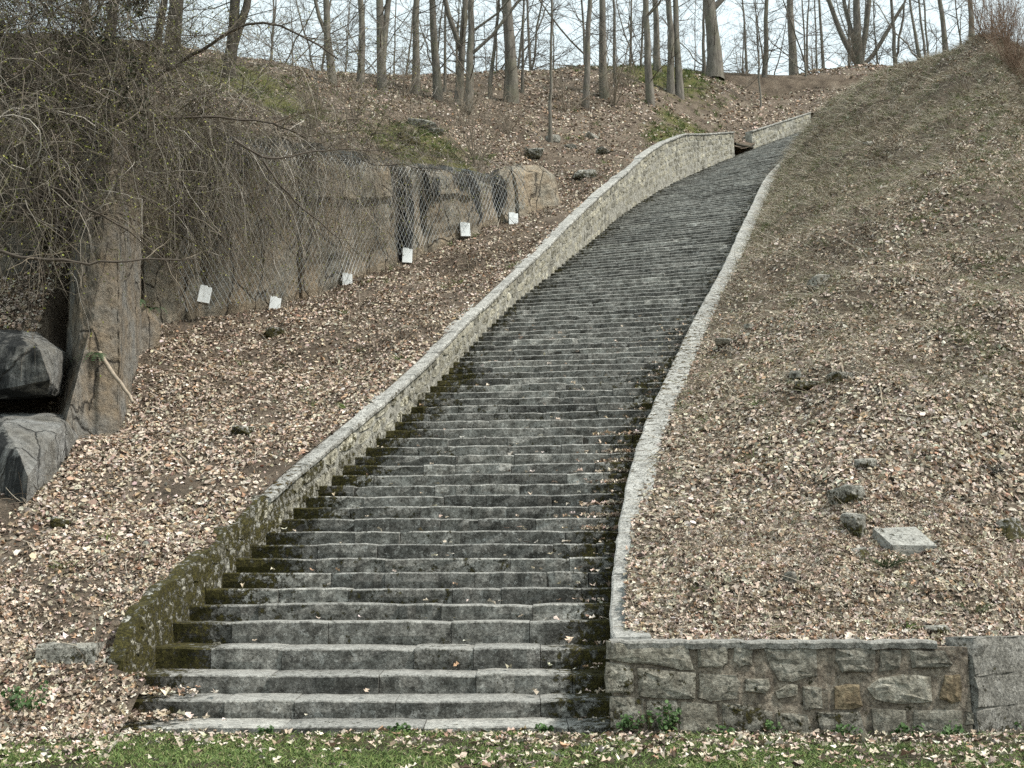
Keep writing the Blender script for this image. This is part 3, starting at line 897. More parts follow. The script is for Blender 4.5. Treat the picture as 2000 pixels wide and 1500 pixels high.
for i, (p0, p1) in enumerate(zip(bounds[:-1], bounds[1:])):
    a0, a1 = a_of(p0), a_of(p1) if p1 < 1050 else carc[-1] - .2
    nx, nz = max(5, int((a1 - a0) / .22)), 18
    V, C = [], []
    for ix in range(nx + 1):
        a = a0 + .02 + (a1 - a0 - .04) * ix / nx
        b = cb(a); n = cbn(a)
        px = p0 + (p1 - p0) * ix / nx
        z0 = float(T_LOW(np.array([b[0]]), np.array([b[1]]))[0]) - .5
        bt = b - n * .25
        r = ray(px, float(np.interp(px, TOPX, TOPY))); dtop = math.hypot(*bt) / math.hypot(r[0] / r[1], 1)
        z1 = ZE + r[2] / r[1] * bt[1] + .12 * vnoise(np.array([a * 1.7]), np.array([3.0 + i]), 21)[0]
        for iz in range(nz + 1):
            v = iz / nz; z = z0 + (z1 - z0) * v
            o_ = soff[i] + .22 * vnoise(np.array([a * .9 + i * 7]), np.array([z * .7]), 22)[0] + .07 * vnoise(np.array([a * 2.6]), np.array([z * 1.4 + i]), 23)[0]
            if ix in (0, nx): o_ -= .12
            o_ -= .35 * max(0, v - .85) / .15 + .25 * v
            # overhang ledge in the middle slabs
            if i in (2, 5): o_ += .2 * (1 if v > .62 else 0) + .08 * (1 if v > .3 else 0)
            o_ += .05 * vnoise(np.array([a * 6.0]), np.array([z * 5.0]), 24)[0]
            q = b + n * o_
            V.append((q[0], q[1], z))
            st = .26 + .75 * sum(math.exp(-((px - a_) / b_) ** 2 - ((v - c_) / d_) ** 2) for a_, b_, c_, d_ in ((772, 24, .82, .2), (795, 12, .45, .5), (838, 10, .7, .25), (905, 34, .86, .22), (978, 14, .7, .35), (930, 12, .55, .3), (640, 60, 1.0, .12), (450, 80, .95, .2), (375, 30, .9, .4))) + (.25 if v > .9 else 0)
            C.append((.5, min(1, st), .35 if (px > 1005 and v > .5) else (.28 if v > .9 else .1)))
    m = nz + 1
    Fq = [(x * m + y, x * m + m + y, x * m + m + y + 1, x * m + y + 1) for x in range(nx) for y in range(nz)]
    # sides and top run back into the hill
    nb = len(V)
    for ix in (0, nx):
        for iz in range(nz + 1):
            p = np.array(V[ix * m + iz][:2]); a = a0 if ix == 0 else a1
            q = p - cbn(a) * 1.3
            V.append((q[0], q[1], V[ix * m + iz][2])); C.append((.5, .8, .2))
    for y in range(nz):
        Fq.append((y, y + 1, nb + y + 1, nb + y)); Fq.append((nx * m + y + 1, nx * m + y, nb + m + y, nb + m + y + 1))
    for x in range(nx):
        pass
    Fq.append(tuple([x * m + nz for x in range(nx + 1)] + [nb + m + nz, nb + nz]))
    link('rock_slab', mesh_py('rock_slab', V, Fq, C), M_CLIFF, cliff)

# ------------------------------------------------------------------ foreground outcrop on the left
def rock_prism(name, plan, zb, zt, mat, parent, taper=.0, amp=.12, seed=0, moss=.15, stain=.2, tops=None, sub=5, nz=12):
    P = [np.array(p, float) for p in plan]
    ring, tz = [], []
    tops = tops or [zt] * len(P)
    for i in range(len(P)):
        a, b = P[i], P[(i + 1) % len(P)]
        for q in range(sub):
            ring.append(a + (b - a) * q / sub); tz.append(tops[i] + (tops[(i + 1) % len(P)] - tops[i]) * q / sub)
    ring = np.array(ring); c = ring.mean(0); n = len(ring)
    V, C = [], []
    for iz in range(nz + 1):
        v = iz / nz
        for j in range(n):
            z = zb + (tz[j] - zb) * v
            d = ring[j] - c; L = np.linalg.norm(d); d = d / L
            s = amp * (vnoise(np.array([ring[j][0] * .8 + seed + z * .3]), np.array([ring[j][1] * .8 + z * .9]), 31)[0] + .5 * vnoise(np.array([ring[j][0] * 2.3 + z]), np.array([ring[j][1] * 2.3 + z * 2.1 + seed]), 32)[0])
            q = ring[j] + d * (s - taper * v) - (d * .12 if v > .97 else 0)
            V.append((q[0], q[1], z)); C.append((.5, stain + (.25 if v > .9 else 0), moss + (.25 if v > .93 else 0)))
    Fq = [(iz * n + j, iz * n + (j + 1) % n, iz * n + n + (j + 1) % n, iz * n + n + j) for iz in range(nz) for j in range(n)]
    ct = len(V); V.append((c[0], c[1], float(np.mean(tz)) + .1)); C.append((.5, stain, moss + .4))
    Fq += [(nz * n + j, nz * n + (j + 1) % n, ct) for j in range(n)]
    return link(name, mesh_py(name, V, Fq, C), mat, parent)
oc = empty('rock_outcrop', (-7.5, 19, 2.5), 'massive grey and tan rock outcrop at the left edge hung with creepers', 'rock')
import bmesh
def rock_hull(name, pts, mat, parent, amp=.07, seed=0, moss=.1, stain=.2, cuts=3, shade_ridge=None):
    bm = bmesh.new()
    for p in pts: bm.verts.new([float(c) for c in at(*p)])
    bmesh.ops.convex_hull(bm, input=bm.verts)
    bmesh.ops.delete(bm, geom=[v for v in bm.verts if not v.link_faces], context='VERTS')
    bmesh.ops.triangulate(bm, faces=bm.faces[:])
    for _ in range(cuts + 2):
        long_ = [e for e in bm.edges if e.calc_length() > .16]
        bmesh.ops.subdivide_edges(bm, edges=long_, cuts=1, use_grid_fill=True)
        bmesh.ops.triangulate(bm, faces=bm.faces[:])
    bm.normal_update(); bm.verts.index_update()
    X = np.array([v.co for v in bm.verts]); Nn = np.array([v.normal for v in bm.verts])
    q = vnoise(X[:, 0] * 1.6 + X[:, 2] * .9 + seed, X[:, 1] * 1.6 - X[:, 2] * 1.1, 71) + .6 * vnoise(X[:, 0] * 4.5 + seed, X[:, 2] * 4.5 + X[:, 1] * 2, 72) + .35 * vnoise(X[:, 0] * 10 + X[:, 1] * 7, X[:, 2] * 10, 73)
    q2 = vnoise(X[:, 0] * 7 + X[:, 1] * 5 + seed, X[:, 2] * 7 - X[:, 1] * 3, 74); X = X + Nn * (amp * (.35 * q + .45 * np.abs(q2)))[:, None]
    C = np.zeros((len(X), 3)); C[:, 0] = .5; C[:, 1] = stain if shade_ridge is None else np.where(proj(X)[0] < np.interp(proj(X)[1], [r_[1] for r_ in shade_ridge], [r_[0] for r_ in shade_ridge]), .8, stain); C[:, 2] = moss + .3 * np.clip(Nn[:, 2] - .75, 0, 1)  # left of the line, facets turned from the sun get painted shade
    Fq = [tuple(v.index for v in f.verts) for f in bm.faces]; bm.free()
    return link(name, mesh_py(name, X, Fq, C), mat, parent)
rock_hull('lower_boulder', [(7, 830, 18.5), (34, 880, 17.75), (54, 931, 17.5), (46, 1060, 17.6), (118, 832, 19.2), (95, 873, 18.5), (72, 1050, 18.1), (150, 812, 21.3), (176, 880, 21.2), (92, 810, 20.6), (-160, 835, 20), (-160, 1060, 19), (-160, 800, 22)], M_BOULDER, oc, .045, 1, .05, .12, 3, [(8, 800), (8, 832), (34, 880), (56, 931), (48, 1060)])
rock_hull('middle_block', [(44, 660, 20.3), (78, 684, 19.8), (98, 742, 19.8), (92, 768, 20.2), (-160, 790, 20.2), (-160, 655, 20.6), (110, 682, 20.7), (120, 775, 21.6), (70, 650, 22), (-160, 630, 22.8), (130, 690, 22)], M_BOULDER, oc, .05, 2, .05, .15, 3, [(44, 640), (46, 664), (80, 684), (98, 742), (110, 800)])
rock_hull('tall_pillar', [(165, 250, 22.4), (228, 240, 22.0), (232, 690, 21.5), (228, 842, 21.3), (150, 900, 20.8), (158, 500, 21.6), (275, 330, 25), (276, 660, 24.6), (246, 840, 22.2), (150, 260, 25), (120, 820, 23.5), (130, 700, 22.5)], M_PILLAR, oc, .06, 3, .08, .2, 4)
rock_hull('side_slab', [(128, 790, 21.2), (176, 640, 21.3), (170, 880, 20.7), (112, 965, 19.9), (95, 1000, 19.2), (125, 840, 19.8), (190, 850, 21.8), (150, 930, 21), (130, 700, 23)], M_PILLAR, oc, .05, 6, .12, .2)
rock_prism('rear_block', [(-9.6, 25.8), (-8.05, 25.7), (-7.75, 26.4), (-8.3, 27.9), (-9.8, 28)], 5, 8.2, M_PILLAR, oc, .1, .12, 4, .3, .3, [8.2, 8.0, 7.8, 8.2, 8.6])
rock_prism('back_wall', [(-14, 24), (-9.4, 23.6), (-9.1, 26.8), (-10, 29.5), (-14, 29)], 5, 11.5, M_PILLAR, oc, .3, .2, 5, .2, .6, [11, 10.8, 11.5, 12.3, 12])

# ------------------------------------------------------------------ rockfall net on the cliff
def cliff_pt(px_a, v, off):
    """point on the cliff face: a arc, v 0..1 height"""
    b = cb(px_a); n = cbn(px_a)
    return b, n
NET_A0, NET_A1 = a_of(330), a_of(1012)
def face_z(a):
    b = cb(a); px = float(np.interp(a, aa, apx))
    z0 = float(T_LOW(np.array([b[0]]), np.array([b[1]]))[0])
    r = ray(px, float(np.interp(px, TOPX, TOPY)))
    return z0 + .15, ZE + r[2] / r[1] * (b[1]) + .1
ag = np.linspace(NET_A0, NET_A1, 60); fz = np.array([face_z(a) for a in ag])
cell = .17
lines = []
Ltot = NET_A1 - NET_A0
for sgn in (1, -1):
    c0 = NET_A0 - 6
    while c0 < NET_A1 + 6:
        hs = np.linspace(0, 5.2, 27)
        a = c0 + sgn * hs * .62
        z0 = np.interp(a, ag, fz[:, 0]); z1 = np.interp(a, ag, fz[:, 1])
        zref = 0
        # height measured from a level datum so that both wire families cross
        z = 7.6 + hs * 1.0
        lines.append((a, None, c0, sgn)); c0 += cell
Pn, Rn = [], []
for sgn in (1, -1):
    for c0 in np.arange(NET_A0 - 9, NET_A1 + 9, cell):
        z = np.linspace(7.0, 18.5, 150)
        a = c0 + sgn * (z - 7.0) * .62 * (1 if sgn > 0 else 1)
        ok = (a > NET_A0) & (a < NET_A1)
        z0 = np.interp(a, ag, fz[:, 0]); z1 = np.interp(a, ag, fz[:, 1])
        ok &= (z > z0 + .1) & (z < z1 + .02)
        if ok.sum() < 4: continue
        a, z = a[ok], z[ok]
        t_ = np.linspace(0, len(a) - 1, 12)
        a = np.interp(t_, np.arange(len(a)), a); z = np.interp(t_, np.arange(len(z)), z)
        zz0 = np.interp(a, ag, fz[:, 0]); zz1 = np.interp(a, ag, fz[:, 1])
        v = (z - zz0) / (zz1 - zz0)
        bx = np.interp(a, carc, CB[:, 0]); by = np.interp(a, carc, CB[:, 1])
        nn_ = np.array([cbn(q) for q in a])
        o_ = .36 - .12 * v + .05 * np.sin(a * 1.9) + .05 * np.sin(z * 1.3 + a)
        o_ = np.where(v > .9, o_ - (v - .9) * 4.5, o_)
        Pn.append(np.c_[bx + nn_[:, 0] * o_, by + nn_[:, 1] * o_, z]); Rn.append(np.full(12, .0048))
Vn, Qn = tubes(np.array(Pn), np.array(Rn), 3)
net = link('wire_mesh_net', mesh_np('wire_mesh_net', Vn, Qn), M_WIRE)
tag(net, 'grey diamond wire rockfall net draped over the quarry face', 'net')

# white boxes hung along the foot of the net
BX = [(400, 577, 25, 33, 8, 'white box on the cliff foot nearest the creeper-hung outcrop, leftmost of the row'),
      (537, 597, 23, 30, 5, 'white box low on the cliff foot half veiled by creepers, lowest of the row'),
      (678, 550, 21, 29, -2, 'white box on the net above the leaves, third from the left'),
      (795, 501, 21, 29, 2, 'white box on the net under the black vertical streak'),
      (908, 450, 21, 28, -3, 'white box with notched top, second from the stairs wall end of the row'),
      (1002, 430, 20, 26, 0, 'white box at the right hand end of the row near the cliff nose')]
for px, py, wpx, hpx, tilt_, lab in BX:
    a = a_of(px) - .2
    b = cb(a); n = cbn(a)
    d = float((b + n * .45)[1]); c = at(px, py, d)
    w_, h_ = wpx * d / FPX * .92, hpx * d / FPX * 1.06
    bo = empty('white_box', c, lab, 'box', 'white boxes along the foot of the cliff')
    bo.rotation_euler = (math.radians(-6), math.radians(tilt_), math.radians(10))
    dp = .16
    def bxm(x0, x1, y0, y1, z0, z1, bev=.008):
        vs = [(x, y, z) for z in (z0, z1) for (x, y) in ((x0 + bev, y0), (x1 - bev, y0), (x1, y0 + bev), (x1, y1), (x0, y1), (x0, y0 + bev))]
        fs = [(5, 4, 3, 2, 1, 0), (6, 7, 8, 9, 10, 11)] + [(i, (i + 1) % 6, (i + 1) % 6 + 6, i + 6) for i in range(6)]
        return vs, fs
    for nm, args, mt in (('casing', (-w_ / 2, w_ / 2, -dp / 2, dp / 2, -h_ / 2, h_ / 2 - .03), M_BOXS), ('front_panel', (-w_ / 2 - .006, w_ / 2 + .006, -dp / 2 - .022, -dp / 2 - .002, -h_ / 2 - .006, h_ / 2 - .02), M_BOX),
                         ('lid', (-w_ / 2 + .0, w_ * .12, -dp / 2 - .02, dp / 2, h_ / 2 - .019, h_ / 2 + .012), M_BOX)):
        vs, fs = bxm(*args)
        o = bpy.data.objects.new(nm, mesh_py(nm, vs, fs)); COL.objects.link(o); o.data.materials.append(mt); o.parent = bo

# ------------------------------------------------------------------ boulders and stones on the slopes
import bmesh
def boulder(name, c, size, rotz, label, group, seed, moss=.3, mat=None, flat=.0):
    r_ = np.random.default_rng(seed)
    bm = bmesh.new()
    pts = r_.uniform(-1, 1, (16, 3)); pts = np.sign(pts) * np.abs(pts) ** .45
    pts[:, 2] = np.where(pts[:, 2] > 0, np.minimum(pts[:, 2], 1) * (.8 if flat else r_.uniform(.5, 1, 16)), pts[:, 2])
    for p in pts: bm.verts.new([float(c_) for c_ in p])
    bmesh.ops.convex_hull(bm, input=bm.verts)
    bmesh.ops.delete(bm, geom=[v for v in bm.verts if not v.link_faces], context='VERTS')
    bmesh.ops.bevel(bm, geom=bm.edges[:], offset=.09, segments=1, affect='EDGES')
    bmesh.ops.triangulate(bm, faces=bm.faces[:])
    bmesh.ops.subdivide_edges(bm, edges=[e for e in bm.edges if e.calc_length() > .45], cuts=1)
    bmesh.ops.triangulate(bm, faces=bm.faces[:])
    bm.verts.index_update()
    V = np.array([v.co for v in bm.verts]) + r_.normal(0, .03, (len(bm.verts), 3))
    V = V * np.array(size) / 2
    cs, sn = math.cos(rotz), math.sin(rotz)
    V = V @ np.array([[cs, sn, 0], [-sn, cs, 0], [0, 0, 1]])
    Fq = [tuple(l.vert.index for l in f.loops) for f in bm.faces]; bm.free()
    C = np.zeros((len(V), 3)); C[:, 0] = r_.uniform(.5, .66); top = V[:, 2] / size[2] * 2
    C[:, 1] = np.clip(top, 0, 1) * .45; C[:, 2] = moss + np.clip(.2 - top * .5, -.2, .3) * (moss > .15)
    o = link(name, mesh_py(name, V, Fq, C), mat or M_ROCK2)
    o.location = [float(q) for q in c]
    return tag(o, label, 'rock', group)
def on_ray(px, py, H, d0, d1):
    ds = np.linspace(d0, d1, 600); r = ray(px, py)
    P = np.stack([r[0] / r[1] * ds, ds, ZE + r[2] / r[1] * ds], 1)
    f = P[:, 2] - H(P[:, 0], P[:, 1])
    i = np.where(f < 0)[0]
    return P[i[0]] if len(i) else P[-1]
GR = 'stones lying on the right hand slope'
for i, (px, py, s, rot, moss, flat, lab) in enumerate([
(1656, 975, (.48, .34, .34), .3, .34, 1, 'mossy wedge shaped stone just above the big flat block'),
    (1668, 1040, (.36, .32, .42), .8, .36, 0, 'upright lichen grey stone touching the left of the big flat block'),
    (1690, 1088, (.5, .34, .22), .2, .5, 0, 'low moss covered stone below the upright grey one'),
    (1975, 1040, (.5, .4, .4), .4, .55, 0, 'dark mossy stone at the right edge of the picture'),
    (1580, 758, (.62, .4, .26), .2, .45, 0, 'mossy stone in the hollow under a fringe of dead grass'),
    (1557, 738, (.34, .3, .24), .9, .2, 0, 'grey stone at the back of the grassy hollow'),
    (1640, 742, (.4, .3, .22), .4, .42, 0, 'small mossy stone at the right of the grassy hollow'),
    (1425, 668, (.6, .4, .16), -.2, .05, 1, 'flat sandy coloured stone close to the right coping'),
    (1600, 560, (.6, .5, .5), .5, .16, 0, 'tilted grey stone standing out of the upper right slope'),
    (1830, 1235, (.3, .2, .16), .3, .2, 0, 'small brown stone on the front wall edge near the concrete corner'),
    (1543, 1136, (.16, .14, .2), .2, .2, 0, 'fist sized pointed stone low on the right slope'),
    (1828, 745, (.3, .25, .18), .2, .5, 0, 'small mossy stone on the far right of the slope halfway up'),
    (1690, 910, (.32, .25, .2), .5, .2, 0, 'half buried grey stone between the hollow and the wedge stone'),
    (1700, 285, (.5, .34, .24), .5, .1, 0, 'pale stone high on the right slope below the crest'),
    (1465, 640, (.22, .2, .12), .5, .1, 0, 'little stone just uphill of the flat sandy stone')]):
    c = on_ray(px, py, H_right, 13.3, 55); c[2] += s[2] * .14
    boulder('slope_stone', c, s, rot, lab, GR, 100 + i, moss, None, flat)
q_ = on_ray(1765, 1080, H_right, 13.3, 40); d_ = q_[1] - .2
bs = rock_hull('slope_stone', [(1706, 1032, d_ + .42), (1788, 1029, d_ + .45), (1830, 1066, d_ + .05), (1742, 1064, d_ - .02), (1700, 1060, d_ + .5), (1752, 1092, d_ + .02), (1828, 1094, d_ + .1), (1800, 1060, d_ + .8), (1700, 1110, d_ + .5)], M_ROCK2, None, .012, 9, .12, .75)
tag(bs, 'big flat topped pale stone block in the leaves, largest on the right slope', 'rock', GR)
GL = 'stones lying on the left hand slope'
for i, (px, py, s, rot, moss, d0, d1, lab) in enumerate([
    (540, 655, (.55, .45, .42), .3, .62, 20, 34, 'round moss green stone below the lowest white box'),
    (118, 1028, (.3, .26, .2), .3, .6, 15, 22, 'small mossy stone at the foot of the left outcrop'),
    (475, 845, (.4, .3, .2), .3, .45, 18, 28, 'flat mossy stone in the middle of the left leaf slope'),
    (820, 246, (1.3, .8, .5), .2, .2, 40, 60, 'grey flat rock on the mossy knoll above the cliff'),
    (800, 280, (1.2, .8, .7), .6, .75, 38, 60, 'bright moss covered rock on the knoll above the cliff'),
    (850, 262, (.7, .5, .4), .1, .45, 38, 60, 'dark rock beside the grey flat rock on the knoll'),
    (1042, 305, (.9, .7, .6), .1, .4, 42, 60, 'mossy boulder just above the cliff nose'),
    (1080, 275, (.7, .5, .45), .5, .15, 44, 60, 'grey boulder uphill of the cliff nose by a thin tree'),
    (1160, 272, (.8, .5, .45), .5, .2, 44, 60, 'dark boulder nearest the parapet wall on the upper left slope'),
    (1180, 300, (.8, .5, .4), .9, .35, 44, 60, 'low mossy boulder just below the dark boulder near the parapet'),
    (1140, 345, (.9, .6, .45), .2, .3, 43, 60, 'broad dark rock in the leaves right of the cliff nose'),
    (1115, 290, (.6, .4, .3), .2, .2, 43, 60, 'small rock between the two upper left boulders')]):
    c = on_ray(px, py, H_left, d0, d1); c[2] += .05
    boulder('slope_stone', c, s, rot, lab, GL, 200 + i, moss)

# ------------------------------------------------------------------ scatter helpers
def normals(H, x, y, e=.12):
    dx = (H(x + e, y) - H(x - e, y)) / (2 * e); dy = (H(x, y + e) - H(x, y - e)) / (2 * e)
    n = np.stack([-dx, -dy, np.ones_like(x)], -1)
    return n / np.linalg.norm(n, axis=1, keepdims=True)
LEAF_PAL = np.array([(.43, .35, .272), (.52, .445, .36), (.60, .54, .455), (.26, .188, .135), (.12, .09, .07), (.36, .24, .155), (.38, .325, .26)])
def join_np(name, a, b):
    Vs, Fs, Cs, off = [], [], [], 0
    for m in (a, b):
        n = len(m.vertices); v = np.empty(n * 3, np.float32); m.vertices.foreach_get('co', v); Vs.append(v.reshape(-1, 3))
        f = np.empty(len(m.loops), np.int32); m.loops.foreach_get('vertex_index', f); Fs.append(f.reshape(-1, 4) + off)
        c = np.empty(n * 4, np.float32); m.color_attributes['Col'].data.foreach_get('color', c); Cs.append(c.reshape(-1, 4)); off += n
        bpy.data.meshes.remove(m)
    return mesh_np(name, np.concatenate(Vs), np.concatenate(Fs), np.concatenate(Cs))
def leaf_mesh(name, pos, nrm, size, colr, tilt=.55, lift=.01, lobed=False):
    """folded dead leaves lying on the ground, lobed like oak leaves when near"""
    N = len(pos)
    a = rng.normal(0, 1, (N, 3)); nrm = nrm + a * rng.uniform(0, tilt, (N, 1)); nrm /= np.linalg.norm(nrm, axis=1, keepdims=True)
    t = rng.normal(0, 1, (N, 3)); t -= (t * nrm).sum(1, keepdims=True) * nrm; t /= np.linalg.norm(t, axis=1, keepdims=True)
    b = np.cross(nrm, t)
    asp = rng.uniform(.45, .8, N)[:, None]; curl = rng.uniform(-.1, .42, N)[:, None]; bend = rng.uniform(-.3, .3, N)[:, None]
    s = size[:, None]
    c = pos + nrm * lift
    j = lambda q: rng.normal(0, q, (N, 1))
    def P(u, v, h): return c + s * (t * u + b * v * asp + nrm * h)
    if isinstance(lobed, np.ndarray):
        a_ = leaf_mesh(name, pos[lobed], nrm[lobed], size[lobed], colr[lobed], tilt, lift, True)
        b_ = leaf_mesh(name, pos[~lobed], nrm[~lobed], size[~lobed], colr[~lobed], tilt, lift, False)
        return join_np(name, a_, b_)
    if lobed:
        V = np.stack([P(-.5, 0, bend), P(.0, 0, j(.06)), P(.5, 0, bend + j(.1)),
                      P(-.24 + j(.06), .46 + j(.08), curl), P(-.02 + j(.04), .2 + j(.05), curl * .4), P(.26 + j(.06), .5 + j(.08), curl + j(.1)),
                      P(-.24 + j(.06), -.46 + j(.08), curl * .8), P(-.02 + j(.04), -.2 + j(.05), curl * .4), P(.26 + j(.06), -.5 + j(.08), curl + j(.1))], 1)
        i = np.arange(N)[:, None] * 9
        Q = np.concatenate([i + np.array([q]) for q in ([0, 1, 4, 3], [1, 2, 5, 4], [0, 6, 7, 1], [1, 7, 8, 2])])
        return mesh_np(name, V.reshape(-1, 3), Q, np.repeat(colr, 9, axis=0))
    V = np.stack([P(-.5, 0, bend), P(.5, 0, bend), P(-.22, .46, curl), P(.2, .5, curl * .8), P(-.2, -.5, curl * .9), P(.24, -.44, curl)], 1)
    i = np.arange(N)[:, None] * 6
    Q = np.concatenate([i + np.array([[0, 1, 3, 2]]), i + np.array([[0, 4, 5, 1]])])
    return mesh_np(name, V.reshape(-1, 3), Q, np.repeat(colr, 6, axis=0))
def leaf_cols(N, w=(.27, .25, .14, .11, .07, .06, .10)):
    k = rng.choice(len(LEAF_PAL), N, p=np.array(w) / sum(w))
    return LEAF_PAL[k] * rng.uniform(.75, 1.2, (N, 1)) * (1 + rng.normal(0, .04, (N, 3)))
def stem_mesh(name, base, nrm, length, rad, colr, lean=.8, droop=.5, S_=5, sides=3):
    N = len(base)
    d = nrm * rng.uniform(.2, 1, (N, 1)) + rng.normal(0, lean, (N, 3)) * np.array([1, 1, .45]); d /= np.linalg.norm(d, axis=1, keepdims=True)
    side = rng.normal(0, .25, (N, 3))
    u = np.linspace(0, 1, S_)[None, :, None]
    P = base[:, None] + length[:, None, None] * (d[:, None] * u + side[:, None] * u * u + np.array([0, 0, -1.0]) * (droop * rng.uniform(.2, 1, N)[:, None, None]) * u * u)
    R_ = rad[:, None] * np.linspace(1, .35, S_)[None]
    T = np.gradient(P, axis=1); sd = np.cross(T, rng.normal(0, 1, (N, 1, 3))); sd /= np.linalg.norm(sd, axis=2, keepdims=True) + 1e-9
    V = np.stack([P - sd * R_[..., None] * 1.2, P + sd * R_[..., None] * 1.2], 2).reshape(-1, 3)
    i = (np.arange(N)[:, None] * S_ + np.arange(S_ - 1)[None]).reshape(-1, 1) * 2
    return mesh_np(name, V, i + np.array([[0, 1, 3, 2]]), np.repeat(colr, S_ * 2, axis=0))
def blade_mesh(name, base, length, width, colr, lean=.35, droop=.3):
    """flat grass blades: 2 quads + tip"""
    N = len(base)
    d = rng.normal(0, lean, (N, 3)); d[:, 2] = 1; d /= np.linalg.norm(d, axis=1, keepdims=True)
    sd = np.cross(d, rng.normal(0, 1, (N, 3))); sd /= np.linalg.norm(sd, axis=1, keepdims=True)
    h = d * np.array([1, 1, 0]); L = length[:, None]; w_ = width[:, None]
    def P(u): return base + L * (d * u + h * droop * 2 * u * u - np.array([0, 0, 1]) * droop * u * u * .5)
    p0, p1, p2 = P(0), P(.55), P(1.0)
    V = np.stack([p0 - sd * w_, p0 + sd * w_, p1 + sd * w_ * .8, p1 - sd * w_ * .8, p2], 1).reshape(-1, 3)
    i = np.arange(N)[:, None] * 5
    return mesh_np(name, V, [i + np.array([[0, 1, 2, 3]]), i + np.array([[3, 2, 4]])], np.repeat(colr, 5, axis=0))

def in_view(x, y, z, m=90):
    px, py = proj(np.stack([x, y, z], -1))
    return (px > -m) & (px < 2000 + m) & (py > -m - 60) & (py < 1500 + m)

# right slope ------------------------------------------------------
def sample_right(n, y0, y1, dens=None):
    y = y0 + (y1 - y0) * rng.random(n); x = xr_out(y) - .12 + rng.random(n) ** 1.0 * 16
    fy = front_y(x)
    ok = (y > fy - .02)
    x, y = x[ok], y[ok]
    z = H_right(x, y); k = in_view(x, y, z)
    x, y, z = x[k], y[k], z[k]
    return x, y, z
def litter_right():
    P = []; 
    for y0, y1, per in ((13.15, 18, 1500), (18, 25, 900), (25, 34, 480), (34, 52, 240)):
        n = int((y1 - y0) * 16 * per)
        x, y, z = sample_right(n, y0, y1)
        # leaves thin out uphill and to the right, where grass takes over
        edge = np.exp(-(x - xr_out(y)) / 1.2) * .35
        cov = np.clip(1.08 - .020 * (y - 15) - .035 * np.clip(x - 4.5, 0, 9) * np.clip((y - 15) / 5, 0, 1) + .55 * vnoise(x * .6, y * .6, 41) + .55 * vnoise(x * 1.8, y * 1.8, 42) - .05, .08, 1)
        near_cop = (x - xr_out(y)) / .35
        cov *= np.where(near_cop < 0.5, .55, 1)
        k = rng.random(len(x)) < cov
        P.append(np.c_[x[k], y[k], z[k]])
    P = np.concatenate(P)
    return P
PR = litter_right()
nr = normals(H_right, PR[:, 0], PR[:, 1])
sz = np.clip(rng.normal(.066, .024, len(PR)), .025, .14) * np.interp(PR[:, 1], [13, 22, 40], [.95, 1.0, 1.15])
o = link('leaf_litter_right', leaf_mesh('leaf_litter_right', PR, nr, sz, leaf_cols(len(PR)), .8, .012, PR[:, 1] < 16.5), M_LEAF)
tag(o, 'dead brown oak leaves covering the slope right of the stairs', 'leaves', kind='stuff')
# dry stems and straw
x, y, z = sample_right(44000, 13.4, 50)
k = rng.random(len(x)) < np.clip(.40 + .4 * vnoise(x * .7, y * .7, 51) + .02 * (y - 14), .08, 1)
B = np.c_[x[k], y[k], z[k]]
n = len(B)
cs = np.array([(.52, .46, .37), (.36, .31, .245), (.16, .12, .09), (.44, .41, .34)])[rng.integers(0, 4, n)] * rng.uniform(.7, 1.2, (n, 1))
o = link('dry_stems_right', stem_mesh('dry_stems_right', B, normals(H_right, x[k], y[k]), rng.uniform(.12, .5, n) * np.interp(B[:, 1], [13, 30], [.8, 1.2]), rng.uniform(.0018, .0042, n) * np.interp(B[:, 1], [13, 20, 40], [.8, 1.1, 1.7]), cs, .8, .55), M_STRAW)
tag(o, 'pale dry bramble stems and straw on the right slope', 'dry stems', kind='stuff')
# flattened straw matting the leaves
x, y, z = sample_right(130000, 13.5, 50)
k = rng.random(len(x)) < np.clip(.35 + .5 * vnoise(x * .45, y * .45, 53) + .025 * (y - 15) + .05 * np.clip(x - 4, 0, 6), .06, 1)
n = int(k.sum())
cs = np.array([(.50, .45, .36), (.40, .35, .27), (.30, .28, .19), (.23, .24, .13)])[rng.choice(4, n, p=[.35, .3, .2, .15])] * rng.uniform(.7, 1.2, (n, 1))
o = link('straw_right', blade_mesh('straw_right', np.c_[x[k], y[k], z[k] + .02], rng.uniform(.12, .36, n), rng.uniform(.0018, .0034, n) * np.interp(y[k], [13, 20, 45], [.9, 1.1, 1.5]), cs, 1.6, .5), M_STRAW)
tag(o, 'flattened straw coloured dead grass matted over the right slope', 'dry grass', kind='stuff')
# grass tufts, straw coloured and green
def tuft_field(n_t, sampler, H, y0, y1, cov, per=(12, 30), L=(.08, .22)):
    x, y, z = sampler(n_t, y0, y1)
    k = rng.random(len(x)) < cov(x, y)
    x, y = x[k], y[k]
    cnt = rng.integers(per[0], per[1], len(x))
    X = np.repeat(x, cnt) + rng.normal(0, .07, cnt.sum()); Y = np.repeat(y, cnt) + rng.normal(0, .07, cnt.sum())
    gsel = np.repeat(rng.random(len(x)), cnt)
    return X, Y, H(X, Y), gsel
X, Y, Z, g = tuft_field(12000, sample_right, H_right, 13.8, 50, lambda x, y: np.clip(-.05 + .30 * vnoise(x * .35, y * .35, 11) + .16 * vnoise(x * 1.1, y * 1.1, 12) + .045 * np.clip(x - 4, 0, 7) * np.clip((y - 17) / 6, 0, 1) + .18 * (y > 24) + .22 * (x > 6.5) * (y > 18) * (vnoise(x * .5, y * .5, 14) > -.1), .015, .85))
n = len(X)
